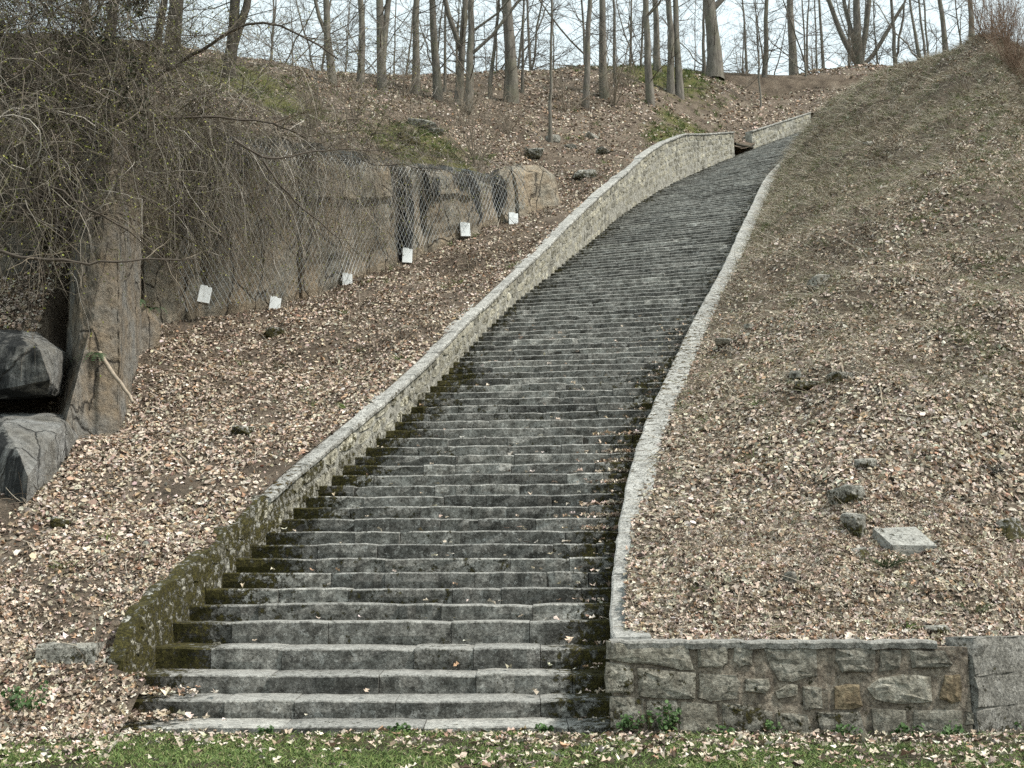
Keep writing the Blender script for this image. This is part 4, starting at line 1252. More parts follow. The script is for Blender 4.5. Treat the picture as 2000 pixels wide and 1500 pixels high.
cg = np.where((g < .45)[:, None], np.array([.10, .135, .045]), np.where((g < .6)[:, None], np.array([.12, .165, .04]), np.array([.34, .30, .22]))) * rng.uniform(.6, 1.35, (n, 1))
o = link('grass_right', blade_mesh('grass_right', np.c_[X, Y, Z], rng.uniform(.06, .19, n), rng.uniform(.0022, .0042, n) * np.interp(Y, [13, 20, 40], [.9, 1.2, 1.7]), cg, .6, .4), M_GRASS)
tag(o, 'thin green and straw grass growing through the leaves on the right slope', 'grass', kind='stuff')

# left slope and hilltop ---------------------------------------------
def sample_left(n, y0, y1, w_=16):
    y = y0 + (y1 - y0) * rng.random(n); x = np.where(y < 69, np.where(y < 13.75, -3.98, xl_out(y) + .10), 26) - rng.random(n) * w_
    z = H_left(x, y); k = in_view(x, y, z)
    x, y, z = x[k], y[k], z[k]
    e = .25
    steep = np.abs(H_left(x + e, y) - z) + np.abs(H_left(x, y + e) - z)
    k = steep < .75
    return x[k], y[k], z[k]
P = []
for y0, y1, per, w_ in ((12.2, 18, 1350, 9), (18, 25, 850, 10), (25, 34, 360, 14), (34, 46, 180, 18), (46, 60, 85, 32), (60, 70, 70, 30), (69, 86, 45, 44)):
    x, y, z = sample_left(int((y1 - y0) * w_ * per), y0, y1, w_)
    cov = np.clip(.85 + .5 * vnoise(x * .6, y * .6, 44) + .6 * vnoise(x * 1.8, y * 1.8, 45) - 1.4 * green_left(x, y), .06, 1)
    k = rng.random(len(x)) < cov * np.clip((y - 12.3) / .6, 0.12, 1)
    P.append(np.c_[x[k], y[k], z[k]])
PL = np.concatenate(P)
sz = np.clip(rng.normal(.068, .024, len(PL)), .025, .14) * np.interp(PL[:, 1], [13, 22, 40, 60], [.95, 1.0, 1.15, 2.0])
o = link('leaf_litter_left', leaf_mesh('leaf_litter_left', PL, normals(H_left, PL[:, 0], PL[:, 1]), sz, leaf_cols(len(PL), (.26, .19, .08, .17, .11, .08, .11)), .8, .012, PL[:, 1] < 16), M_LEAF)
tag(o, 'dead brown oak leaves covering the slope and hilltop left of the stairs', 'leaves', kind='stuff')
x, y, z = sample_left(40000, 12.8, 60, 20)
k = rng.random(len(x)) < np.clip(.3 + .4 * vnoise(x * .7, y * .7, 52), .05, 1)
B = np.c_[x[k], y[k], z[k]]; n = len(B)
cs = np.array([(.36, .30, .22), (.24, .19, .14), (.12, .09, .065)])[rng.integers(0, 3, n)] * rng.uniform(.7, 1.2, (n, 1))
o = link('dry_stems_left', stem_mesh('dry_stems_left', B, normals(H_left, x[k], y[k]), rng.uniform(.12, .55, n), rng.uniform(.002, .0045, n) * np.interp(B[:, 1], [13, 20, 45], [.8, 1.1, 2.2]), cs, .7, .5), M_STRAW)
tag(o, 'dry stems and twigs among the leaves left of the stairs', 'dry stems', kind='stuff')
X, Y, Z, g = tuft_field(9000, lambda n_, a, b: sample_left(n_, a, b, 22), H_left, 14, 70, lambda x, y: np.clip(-.12 + .26 * vnoise(x * .5, y * .5, 13) + 1.0 * green_left(x, y), .01, .9))
n = len(X)
cg = np.where((g < .7)[:, None], np.array([.085, .115, .03]), np.array([.12, .16, .04])) * rng.uniform(.6, 1.35, (n, 1))
o = link('grass_left', blade_mesh('grass_left', np.c_[X, Y, Z], rng.uniform(.06, .2, n) * np.interp(Y, [15, 50], [1, 1.6]), rng.uniform(.003, .006, n) * np.interp(Y, [13, 20, 45], [.9, 1.2, 2.4]), cg, .6, .3), M_GRASS)
tag(o, 'green grass tufts and moss growth on the left slope and knoll', 'grass', kind='stuff')

print('leaves', len(PR), len(PL))
def clumps(name, label, sampler, H, ncl, y0, y1):
    x, y, z = sampler(ncl * 3, y0, y1)
    x, y = x[:ncl], y[:ncl]
    cnt = rng.integers(25, 70, len(x)); sp = np.repeat(rng.uniform(.1, .35, len(x)), cnt)
    X = np.repeat(x, cnt) + rng.normal(0, 1, cnt.sum()) * sp * 1.6; Y = np.repeat(y, cnt) + rng.normal(0, 1, cnt.sum()) * sp
    if H is H_right: k = (X > xr_out(Y) + .15) & (Y > front_y(X) + .1)
    else: k = X < xl_out(Y) - .15
    X, Y = X[k], Y[k]; n = len(X); B_ = np.c_[X, Y, H(X, Y) - .01]
    cs = np.array([(.30, .25, .19), (.16, .125, .09), (.075, .055, .042), (.40, .36, .29)])[rng.choice(4, n, p=[.25, .3, .3, .15])] * rng.uniform(.7, 1.2, (n, 1))
    o = link(name, stem_mesh(name, B_, normals(H, X, Y), rng.uniform(.15, .6, n), rng.uniform(.002, .006, n) * np.interp(Y, [13, 20, 45], [.8, 1.1, 1.9]), cs, .7, .45, 5), M_STRAW)
    tag(o, label, 'brambles', kind='stuff')
clumps('bramble_clumps_right', 'matted clumps of dead bramble canes on the right slope', sample_right, H_right, 230, 13.6, 46)
clumps('bramble_clumps_left', 'matted clumps of dead bramble canes on the left slope', lambda n_, a, b: sample_left(n_, a, b, 9), H_left, 110, 13.2, 46)
# lawn -----------------------------------------------------------------
n = 120000
x = rng.uniform(-6.2, 6.2, n); y = rng.uniform(8.3, 13.15, n)
lim = np.where(x < -4.3, 12.6, 13.0) + .12 * vnoise(x * 1.5, x * 0 + 2, 61)
cov = np.clip(.62 + .75 * vnoise(x * .9, y * 1.3, 62) + .35 * vnoise(x * 3, y * 3, 63) - .14 * (y - 10.8), .03, 1)
cov *= np.where(x > 1.2, np.clip(1.1 - .1 * (x - 1.2), .6, 1), 1)
k = (rng.random(n) < cov) & (y < lim)
x, y = x[k], y[k]; n = len(x)
cg = np.array([(.075, .12, .032), (.115, .165, .045), (.165, .20, .065), (.24, .22, .12)])[rng.choice(4, n, p=[.35, .35, .2, .1])] * rng.uniform(.7, 1.3, (n, 1))
o = link('lawn_grass', blade_mesh('lawn_grass', np.c_[x, y, H_lawn(x, y) - .004], rng.uniform(.03, .085, n), rng.uniform(.0028, .005, n), cg, .55, .4), M_GRASS)
tag(o, 'short spring grass of the lawn at the foot of the stairs', 'grass', kind='stuff')
n = 9000
x = rng.uniform(-6.5, 6.5, n); y = rng.uniform(8.2, 13.15, n)
k = rng.random(n) < np.clip(.12 + .55 * vnoise(x * .7, y * .9, 64) + .16 * (y - 11) + .25 * (x > 1.3) + .6 * (x < -3.6) * (y > 11), .04, 1)
x, y = x[k], y[k]
Pl = np.c_[x, y, H_lawn(x, y) + .012]
# leaves blown onto the treads, heaped at the right hand end
Ps = []
for k_ in range(1, 40):
    L, R = row(k_); e = (R - L) / np.linalg.norm(R - L); nn_ = np.array([-e[1], e[0]]); W = np.linalg.norm(R - L)
    m1 = rng.integers(3, 9); s1 = rng.uniform(.1, W, m1)
    m2 = int(rng.choice([10, 40, 90, 130])) if 4 < k_ < 22 else 10
    s2 = W + .1 - np.abs(rng.normal(0, .38, m2))
    s_ = np.r_[s1, s2]; f = np.r_[rng.uniform(.08, .34, m1), rng.uniform(.03, .36, m2)]
    if k_ <= 2:
        m3 = 130; s_ = np.r_[s_, np.abs(rng.normal(0, .4, m3))]; f = np.r_[f, rng.uniform(.02, .5, m3)]
    p = L[None] + e[None] * s_[:, None] + nn_[None] * f[:, None]
    Ps.append(np.c_[p, np.full(len(s_), zrow(k_) + .02) + rng.uniform(0, .03, len(s_)) + (.05 * f / .5 if k_ < 5 else 0)])
Pl = np.concatenate([Pl] + Ps)
nn_ = np.tile([0, 0, 1.0], (len(Pl), 1))
o = link('scattered_leaves', leaf_mesh('scattered_leaves', Pl, nn_, np.clip(rng.normal(.08, .022, len(Pl)), .04, .14), leaf_cols(len(Pl)), .5, .012, True), M_LEAF)
tag(o, 'loose dead leaves on the lawn and the stair treads', 'leaves', kind='stuff')

# ------------------------------------------------------------------ trees on the crest
def polyline_tube(P, R_, sides=8):
    return tubes(np.array(P)[None], np.array(R_)[None], sides)
class Twigs:
    """collects tapered branches of equal segment count"""
    def __init__(s, S_=6): s.P, s.R, s.S = [], [], S_
    def add(s, p0, d, L, r0, r1, wig=.12, grav=0.0, r_=None):
        d = d / np.linalg.norm(d); P = [p0]; cur = np.array(p0, float); dd = d.copy()
        for i in range(s.S - 1):
            dd = dd + (r_ or rng).normal(0, wig, 3) + np.array([0, 0, grav]); dd /= np.linalg.norm(dd)
            cur = cur + dd * L / (s.S - 1); P.append(cur.copy())
        s.P.append(P); s.R.append(np.linspace(r0, r1, s.S))
        return np.array(P)
    def mesh(s, name, colr, sides=3, jitter=.2):
        V, Q = tubes(np.array(s.P), np.array(s.R), sides)
        n = len(s.P)
        c = np.array(colr)[None] * rng.uniform(1 - jitter, 1 + jitter, (n, 1))
        return mesh_np(name, V, Q, np.repeat(c, s.S * sides, axis=0))
def grow(tw, P, R_, n1, f0, f1, len1, n2=5, n3=4, up=.55, thin=1.0, minr=.006):
    """limbs from the trunk polyline P between fractions f0..f1, then branches, then twigs"""
    m = len(P)
    for i in range(n1):
        f = f0 + (f1 - f0) * rng.random(); q = f * (m - 1); a = int(min(q, m - 2)); t_ = q - a
        p = P[a] * (1 - t_) + P[a + 1] * t_; r = R_[a] * (1 - t_) + R_[a + 1] * t_
        an = rng.uniform(0, 6.283); d = np.array([math.cos(an), math.sin(an), rng.uniform(-.05, up * 1.6)])
        L = len1 * rng.uniform(.5, 1.2) * (1.15 - .5 * f); rb = min(r * .55, max(minr * 1.3, L * .011)) * thin
        B1 = tw.add(p, d, L, rb, rb * .25, .16, .03)
        for j in range(n2):
            q = rng.uniform(.2, 1) * (tw.S - 1); a = int(min(q, tw.S - 2)); pp_ = B1[a] + (B1[a + 1] - B1[a]) * (q - a)
            dd = (B1[a + 1] - B1[a]); dd /= np.linalg.norm(dd)
            d2 = dd + rng.normal(0, .65, 3) + np.array([0, 0, .15]); L2 = L * rng.uniform(.25, .55)
            B2 = tw.add(pp_, d2, L2, max(minr * .9, rb * .45), minr * .45, .2, .02)
            for l in range(n3):
                b = rng.integers(1, tw.S - 1); d3 = (B2[b + 1] - B2[b]); d3 = d3 / np.linalg.norm(d3) + rng.normal(0, .7, 3)
                tw.add(B2[b], d3, L2 * rng.uniform(.3, .7), minr * .65, minr * .35, .22, .0)
def make_tree(name, base, topdx, H, r, label, cat='tree', group=None, fork=None, mat=None, n1=16, f0=.06, len1=2.4, twigc=(.11, .095, .078), n2=4, n3=4, sides=9):
    root = empty(name, base, label, cat, group)
    m = 14
    P = [np.array(base) - np.array([0, 0, .4])]
    lean = np.array([topdx, rng.normal(0, .04), 1.0]); wig = np.zeros(3)
    for i in range(1, m):
        f = i / (m - 1); wig = wig + rng.normal(0, .035, 3) * np.array([1, 1, 0]) * (H / 13)
        P.append(np.array(base) + lean * H * f + wig + np.array([0, 0, -.0]))
    P = np.array(P); R_ = r * (1 - .75 * np.linspace(0, 1, m) ** .9); R_[0] = r * 1.35; R_[1] = r * 1.0
    tp, tr = [P], [R_]
    tw = Twigs(4)
    if fork:
        for (ff, dx, dy, rs) in fork:
            a = max(1, int(ff * (m - 1))); p = P[a]; Lf = H * (1 - ff)
            q = [p]
            for i in range(1, m):
                g_ = i / (m - 1); q.append(p + np.array([dx * Lf * g_ ** .8, dy * Lf * g_, Lf * g_]) + rng.normal(0, .06, 3))
            rr = r * rs * (1 - .75 * np.linspace(0, 1, m))
            tp.append(np.array(q)); tr.append(rr)
            tf = Twigs(4); grow(tf, np.array(q), rr, max(4, n1 // 2), .05, 1, len1, n2, n3)
            tag(link('branches', tf.mesh('branches', twigc), M_TWIG, root), kind='stuff')
    V, Q = tubes(np.array(tp), np.array(tr), sides)
    link('trunk', mesh_np('trunk', V, Q, None, True), mat or M_BARK, root)
    grow(tw, P, R_, n1, f0, 1, len1, n2, n3)
    tag(link('branches', tw.mesh('branches', twigc), M_TWIG, root), kind='stuff')
    return root
# px py depth width(px) lean height fork label
TREES = [
 (336, 128, 40, 33, .03, 15, None, 'thick dark trunk behind the creepers at the upper left'),
 (298, 130, 41, 17, .10, 12, None, 'leaning trunk just left of the thick dark one at the upper left'),
 (210, 150, 39, 24, .04, 14, None, 'dark trunk half lost in the thicket at the far upper left'),
 (165, 130, 40, 18, -.03, 13, None, 'leftmost dim trunk inside the upper left thicket'),
 (441, 160, 42, 26, .04, 14, [(.10, .16, .0, .7)], 'two stemmed tree rising behind the arching bare branch'),
 (651, 160, 46, 17, -.09, 13, [(.2, -.25, 0, .5)], 'left leaning forked tree behind the creepers'),
 (704, 172, 49, 16, -.03, 14, None, 'straight trunk left of the close pair above the cliff'),
 (748, 178, 49, 20, -.06, 14, [(.14, .05, .05, .75)], 'double stemmed trunk leaning left above the mossy knoll'),
 (811, 182, 50, 17, -.02, 15, None, 'straight rough trunk right of the double stemmed one'),
 (857, 186, 51, 18, -.09, 15, None, 'trunk leaning left, second right of the double stemmed one'),
 (868, 184, 54, 7, .0, 11, None, 'thin pole of a tree beside the left leaning trunk'),
 (895, 186, 51, 16, .03, 14, [(.16, -.22, .0, .75), (.18, .06, .05, .6)], 'tree forking into a V low on its trunk'),
 (913, 198, 50, 17, .02, 15, [(.17, .62, -.05, .42), (.24, .75, -.05, .3)], 'trunk with a long bough reaching far to the right'),
 (958, 188, 54, 9, .07, 11, None, 'slender tree leaning right beside the biggest crest trunk'),
 (998, 190, 54, 27, -.03, 17, None, 'biggest straight trunk on the crest above the cliff'),
 (1020, 186, 56, 7, .01, 11, None, 'thin stem close right of the biggest crest trunk'),
 (1075, 266, 48.5, 8, .02, 10, None, 'slim tree growing alone on the leaf slope below the crest'),
 (1143, 207, 55, 14, .03, 14, None, 'dark trunk on the slope left of the hump'),
 (1182, 182, 57, 18, -.02, 15, None, 'trunk with a flared foot in the twigs left of the hump'),
 (1204, 180, 59, 8, -.02, 12, None, 'thin trunk between the flared trunk and the hump'),
 (1271, 206, 58, 17, .0, 16, [(.36, .5, 0, .35)], 'tall bare straight trunk nearest the parapet on the slope'),
 (1286, 140, 66, 15, -.03, 15, None, 'trunk on top of the hump behind the tall straight one'),
 (1311, 185, 62, 16, -.01, 16, None, 'left stem of the close pair of trunks above the parapet'),
 (1328, 184, 62, 16, .01, 16, None, 'right stem of the close pair of trunks above the parapet'),
 (1396, 140, 68, 31, .0, 18, [(.3, .45, 0, .4)], 'broadest trunk of all, standing above the gap in the parapet'),
 (1374, 140, 69, 8, .06, 9, None, 'thin stem leaning onto the broadest trunk'),
 (1461, 150, 73, 6, -.02, 10, None, 'wiry sapling right of the broadest trunk'),
 (1492, 166, 70, 12, .06, 14, None, 'right leaning trunk at the back of the hollow'),
 (1553, 158, 78, 19, .0, 17, None, 'straight mossy trunk over the end of the stairs'),
 (1575, 160, 80, 6, .08, 10, None, 'bent thin tree right of the straight mossy trunk'),
 (1610, 160, 80, 8, .0, 12, None, 'plain thin trunk left of the many armed tree'),
 (1681, 158, 82, 21, -.01, 15, [(.1, -.32, 0, .6), (.12, .14, 0, .65), (.14, .55, 0, .45), (.13, -.1, .1, .55)], 'many armed spreading tree on the right skyline'),
 (1751, 140, 80, 9, -.04, 13, [(.15, .18, 0, .6)], 'thin forked tree right of the spreading one'),
 (1799, 128, 78, 7, -.03, 12, None, 'left of two thin stems on the right skyline'),
 (1810, 126, 79, 6, -.03, 12, None, 'right of two thin stems on the right skyline'),
 (1849, 112, 76, 12, -.04, 14, None, 'dark straight trunk on the right skyline'),
 (1898, 84, 74, 12, .03, 14, None, 'rightmost trunk beside the brush on the mound')]
for i, (px, py, d, wpx, lean, Hh, fork, lab) in enumerate(TREES):
    b = at(px, py + 6, d)
    r = wpx / 2 * d / FPX * 1.02
    big = r > .12
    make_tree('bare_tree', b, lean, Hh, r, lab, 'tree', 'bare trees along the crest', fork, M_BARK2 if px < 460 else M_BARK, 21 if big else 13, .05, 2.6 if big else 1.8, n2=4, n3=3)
# trees further back, below the crest, whose crowns fill the gaps
protos = []
for v in range(5):
    rt = make_tree('distant_tree', (0, 0, 0), rng.normal(0, .05), rng.uniform(10, 13), rng.uniform(.07, .13), 'slender bare tree further back beyond the crest of the hill', 'tree', 'slender trees beyond the crest', [(.3, rng.normal(0, .3), 0, .6)], M_BARK, 30, .1, 2.6, n2=5, n3=4, sides=6)
    protos.append(rt)
bx_ = list(np.linspace(420, 1900, 36) + rng.normal(0, 16, 36))
for i, px in enumerate(bx_):
    d = rng.uniform(62, 95)
    b = at(px, 205 + rng.uniform(-10, 60), d)
    src = protos[i % 5]
    if i < 5: rt = src
    else:
        rt = src.copy(); COL.objects.link(rt)
        for ch in list(src.children):
            c = ch.copy(); COL.objects.link(c); c.parent = rt
            c.matrix_parent_inverse.identity()
    rt.location = [float(q) for q in b]; rt.rotation_euler = (0, 0, rng.uniform(0, 6.28)); s_ = rng.uniform(.8, 1.25); rt.scale = (s_, s_, s_)

# ------------------------------------------------------------------ shrubs
def shrub(name, base, n_st, Hh, spread, label, colr=(.15, .12, .09), r0=.018, n2=5, n3=4, bend=.0, group=None, cat='shrub'):
    root = empty(name, base, label, cat, group)
    tw = Twigs(6); st = Twigs(7)
    for i in range(n_st):
        an = rng.uniform(0, 6.283); sp = spread * rng.uniform(.2, 1)
        d = np.array([math.cos(an) * sp + bend, math.sin(an) * sp, 1.0])
        p0 = np.array(base) + np.array([math.cos(an), math.sin(an), 0]) * .12 * rng.random() - np.array([0, 0, .1])
        L = Hh * rng.uniform(.6, 1.1)
        B1 = st.add(p0, d, L, r0 * rng.uniform(.6, 1.2), r0 * .3, .1, -.02)
        for j in range(n2):
            a = rng.integers(1, 6); dd = (B1[a] - B1[a - 1]); dd = dd / np.linalg.norm(dd) + rng.normal(0, .5, 3)
            L2 = L * rng.uniform(.2, .5); B2 = tw.add(B1[a], dd, L2, r0 * .4, r0 * .18, .16, -.01)
            for l in range(n3):
                b = rng.integers(1, 5); d3 = B2[b] - B2[b - 1]; d3 = d3 / np.linalg.norm(d3) + rng.normal(0, .6, 3)
                tw.add(B2[b], d3, L2 * rng.uniform(.3, .7), r0 * .22, r0 * .12, .2, -.02)
    tag(link('stems', st.mesh('stems', colr, 5), M_TWIG, root), kind='stuff')
    tag(link('twigs', tw.mesh('twigs', np.array(colr) * 1.15, 3), M_TWIG, root), kind='stuff')
    return root
for px, py, d, n_, Hh, sp, lab in [
    (930, 335, 41.2, 12, 3.6, .5, 'many stemmed bare shrub growing out of the cliff top edge'),
    (905, 255, 46, 10, 2.6, .5, 'bushy bare shrub behind the cliff top shrub'),
    (990, 250, 48, 9, 2.4, .55, 'bare shrub left of the slim lone tree'),
    (1110, 215, 54, 10, 2.8, .6, 'twiggy shrub among the trunks left of the hump'),
    (1200, 205, 56, 11, 3.0, .6, 'twiggy bush at the left foot of the hump'),
    (1230, 190, 60, 9, 2.6, .6, 'fine twigged bush on the hump'),
    (690, 235, 42, 9, 2.0, .7, 'low bare shrub behind the net left of the mossy knoll'),
    (610, 240, 38, 10, 2.4, .7, 'bare shrub over the cliff edge above the creepers'),
    (790, 200, 49, 8, 2.2, .6, 'small bare shrub under the straight rough trunk'),
    (1660, 175, 80, 10, 3.5, .6, 'thin shrub at the foot of the spreading tree'),
    (1590, 172, 77, 9, 3.2, .6, 'thin shrub over the end of the stairs'),
    (1450, 165, 70, 9, 2.6, .7, 'thin shrub at the back of the hollow')]:
    p = at(px, py, d); H_ = H_left(np.array([p[0]]), np.array([p[1]]))[0]
    shrub('bare_shrub', (p[0], p[1], H_), n_, Hh, sp, lab, (.17, .14, .105), .02 if d < 50 else .026, group='bare shrubs on the hilltop')
# brown brush on the mound at the top right
for i, (px, py, d, Hh, lab) in enumerate([(1935, 95, 40, 2.3, 'reddish brown brush at the left end of the mound top thicket'), (1975, 100, 38, 2.6, 'dense reddish brown brush in the top right corner'), (2015, 110, 37, 2.6, 'reddish brown brush cut by the right edge of the picture'), (1960, 60, 41, 2.6, 'tall reddish brush at the back of the mound top thicket')]):
    p = at(px, py, d); H_ = H_right(np.array([p[0]]), np.array([p[1]]))[0]
    shrub('brown_brush', (p[0], p[1], H_), 38, Hh, .42, lab, (.17, .115, .08), .013, 5, 3, group='brown brush on the mound')

# ------------------------------------------------------------------ creepers hanging over cliff and outcrop
def strands(n, starts, dirs, length, rad, colr, S_=10, out=.35, wig=.10, fall=1.2, curl=.25):
    P = np.zeros((n, S_, 3)); P[:, 0] = starts
    d = dirs / np.linalg.norm(dirs, axis=1, keepdims=True)
    stp = (length / (S_ - 1))[:, None]
    ax = rng.normal(0, 1, (n, 3)); ax /= np.linalg.norm(ax, axis=1, keepdims=True); ax *= rng.normal(0, curl, (n, 1))
    fl = fall * rng.uniform(.1, 1.5, (n, 1))
    for i in range(1, S_):
        d = d + rng.normal(0, wig, (n, 3)) + np.cross(ax, d) + np.array([0, 0, -1.0]) * fl / S_ * 1.6
        d /= np.linalg.norm(d, axis=1, keepdims=True)
        P[:, i] = P[:, i - 1] + d * stp
    R_ = rad[:, None] * np.linspace(1.0, .4, S_)[None] * np.where(rng.random(n) < .08, 2.4, .85)[:, None]
    return P, R_
TWC = np.array([(.24, .215, .175), (.14, .118, .09), (.055, .045, .035), (.40, .37, .32), (.10, .092, .05)])
def creeper(name, label, starts, dirs, length, rad, wig, fall, cat='creeper', wts=(.25, .3, .2, .1, .15), kind='stuff', S_=8, budfrac=.25):
    n = len(starts)
    P, R_ = strands(n, starts, dirs, length, rad, None, S_, wig=wig, fall=fall)
    V, Q = tubes(P, R_, 3)
    c = TWC[rng.choice(5, n, p=wts)] * rng.uniform(.7, 1.25, (n, 1))
    o = link(name, mesh_np(name, V, Q, np.repeat(c, S_ * 3, axis=0)), M_TWIG)
    tag(o, label, cat, kind=kind)
    # opening leaf buds
    m = int(n * budfrac * 8)
    i = rng.integers(0, n, m); j = rng.integers(2, S_, m)
    pos = P[i, j] + rng.normal(0, .02, (m, 3))
    BUDS.append(pos)
BUDS = []
# over the quarry face
n = 2300
px = 330 + (1000 - 330) * rng.random(n) ** 2.4
a = np.array([a_of(q) for q in px]); b = np.stack([np.interp(a, carc, CB[:, 0]), np.interp(a, carc, CB[:, 1])], 1); nn_ = np.array([cbn(q) for q in a])
z1 = np.interp(a, ag, fz[:, 1]); z0 = np.interp(a, ag, fz[:, 0])
v0 = np.where(rng.random(n) < .7, rng.uniform(.85, 1.12, n), rng.uniform(.35, .95, n))
st = np.c_[b + nn_ * (rng.uniform(-.5, .5, (n, 1)) + .15), z0 + (z1 - z0) * v0]
dr_ = np.c_[nn_ * rng.uniform(.0, .35, (n, 1)), rng.uniform(-.8, .5, n)] + rng.normal(0, .35, (n, 3))
ln = np.minimum((st[:, 2] - z0) * rng.uniform(.35, 1.0, n) + .3, 5)
creeper('cliff_creepers', 'tangle of thin bare creepers hanging down the quarry face', st, dr_, ln, rng.uniform(.003, .0075, n), .24, 1.6)
n = 800
px = rng.uniform(350, 760, n) - 40 * rng.random(n); a = np.array([a_of(q) for q in px]); b = np.stack([np.interp(a, carc, CB[:, 0]), np.interp(a, carc, CB[:, 1])], 1); nn_ = np.array([cbn(q) for q in a])
z1 = np.interp(a, ag, fz[:, 1]); z0 = np.interp(a, ag, fz[:, 0]); v0 = rng.uniform(.3, 1.05, n)
st = np.c_[b + nn_ * rng.uniform(.3, .6, (n, 1)), z0 + (z1 - z0) * v0]
creeper('cliff_veil', 'fine straight creeper stems veiling the lower quarry face', st, np.c_[rng.normal(0, .12, (n, 2)), np.full(n, -1.0)], np.maximum(.3, (st[:, 2] - z0) * rng.uniform(.5, 1.0, n)), rng.uniform(.002, .0045, n), .09, .6, wts=(.35, .25, .2, .15, .05))
# over the pillar and outcrop
n = 3600
px = rng.uniform(-90, 340, n); py = rng.uniform(-60, 560, n) * rng.uniform(.4, 1, n)
d = np.interp(px, [-90, 60, 170, 300, 340], [18.5, 19.6, 20.6, 22.0, 24.0]) + rng.normal(0, 1.1, n) + np.interp(py, [0, 300, 560], [3.0, 1.0, 0])
r = np.array([ray(p, q) for p, q in zip(px, py)])
st = np.c_[r[:, 0] / r[:, 1] * d, d, ZE + r[:, 2] / r[:, 1] * d]
dr_ = rng.normal(0, .6, (n, 3)) + np.array([.25, -.25, .1])
creeper('outcrop_creepers', 'dense curtain of bare creepers and brambles hanging over the left outcrop', st, dr_, rng.uniform(.6, 3.0, n), rng.uniform(.0025, .006, n), .22, 1.3, wts=(.16, .28, .38, .05, .13))
# thicket at the upper left (dense, its shade put into dark twig colours)
n = 4300
px = rng.uniform(-120, 330, n) - rng.random(n) * 60; py = rng.uniform(-120, 420, n)
d = rng.uniform(20.5, 27, n)
r = np.array([ray(p, q) for p, q in zip(px, py)])
st = np.c_[r[:, 0] / r[:, 1] * d, d, ZE + r[:, 2] / r[:, 1] * d]
creeper('upper_thicket', 'dark dense thicket of bare twigs filling the upper left corner', st, rng.normal(0, .7, (n, 3)) + np.array([.2, -.1, .25]), rng.uniform(.7, 2.4, n), rng.uniform(.003, .008, n), .2, .7, cat='thicket', wts=(.08, .2, .52, .04, .16))
n = 30000
px = -110 + 400 * rng.random(n) ** 1.35; py = rng.uniform(-110, 470, n) * (1 - .35 * np.clip(px / 300, 0, 1)); d = rng.uniform(21, 27, n)
keep = vnoise(px / 45, py / 45, 81) + .5 * vnoise(px / 15, py / 15, 82) > .0
px, py, d = px[keep], py[keep], d[keep]; n = len(px)
r = np.array([ray(p, q) for p, q in zip(px, py)])
st = np.c_[r[:, 0] / r[:, 1] * d, d, ZE + r[:, 2] / r[:, 1] * d]
o = link('added_shade_leaves', leaf_mesh('added_shade_leaves', st, rng.normal(0, 1, (n, 3)) + np.array([0, -.4, .4]), rng.uniform(.04, .09, n), np.array([(.022, .027, .012), (.035, .04, .016), (.05, .04, .028)])[rng.integers(0, 3, n)] * rng.uniform(.6, 1.4, (n, 1)), .3), M_GREEN)  # dark leaves added to deepen the thicket's shade
tag(o, 'dark ivy leaves inside the upper left thicket', 'ivy', kind='stuff')
# fine twigs reaching right across the middle
n = 1900
px = 300 + 520 * rng.random(n) ** 1.3; py = rng.uniform(40, 300, n); d = np.interp(px, [300, 720], [27, 36]) + rng.normal(0, 1.5, n)
r = np.array([ray(p, q) for p, q in zip(px, py)])
st = np.c_[r[:, 0] / r[:, 1] * d, d, ZE + r[:, 2] / r[:, 1] * d]
creeper('cliff_top_twigs', 'fine bare twigs of bushes along the top of the cliff', st, rng.normal(0, .6, (n, 3)) + np.array([.35, -.1, .25]), rng.uniform(.6, 2.2, n), rng.uniform(.003, .0065, n), .18, .6)
P = np.concatenate(BUDS)
k = rng.random(len(P)) < .75; P = P[k]
n = len(P)
cb_ = np.array([(.22, .24, .05), (.16, .19, .04), (.30, .29, .08)])[rng.integers(0, 3, n)] * rng.uniform(.6, 1.2, (n, 1))
o = link('opening_buds', leaf_mesh('opening_buds', P, rng.normal(0, 1, (n, 3)) + np.array([0, 0, .6]), rng.uniform(.022, .05, n), cb_, .3), M_BUD)
tag(o, 'tiny yellow green leaf buds opening on the creepers', 'buds', kind='stuff')

# larger bare boughs reaching out of the thicket
def bough(label, pts, r0, twn=10, col_=(.085, .07, .055)):
    W_ = np.array([at(*p) for p in pts])
    t_ = np.linspace(0, len(W_) - 1, 16); ii = np.minimum(t_.astype(int), len(W_) - 2); f = (t_ - ii)[:, None]
    P = W_[ii] * (1 - f) + W_[ii + 1] * f
    for _ in range(2): P[1:-1] = (P[:-2] + P[1:-1] * 2 + P[2:]) / 4
    P[1:-1] += rng.normal(0, .02, (14, 3))
    root = empty('bare_bough', P[0], label, 'branch', 'boughs reaching out of the thicket')
    V, Q = polyline_tube(P, r0 * np.linspace(1, .3, 16), 7)
    link('limb', mesh_np('limb', V, Q, np.tile(col_, (len(V), 1)), True), M_TWIG, root)
    tw = Twigs(6)
    for i in range(twn):
        a = rng.integers(3, 15); d = P[a] - P[a - 1]; d = d / np.linalg.norm(d) + rng.normal(0, .55, 3)
        B = tw.add(P[a], d, rng.uniform(.4, 1.3), r0 * .3, r0 * .1, .16, -.01)
        for j in range(3):
            b = rng.integers(1, 5); tw.add(B[b], B[b + 1] - B[b] + rng.normal(0, .12, 3), rng.uniform(.2, .6), r0 * .15, r0 * .07, .2, -.02)
    tag(link('twigs', tw.mesh('twigs', (.16, .135, .1)), M_TWIG, root), kind='stuff')
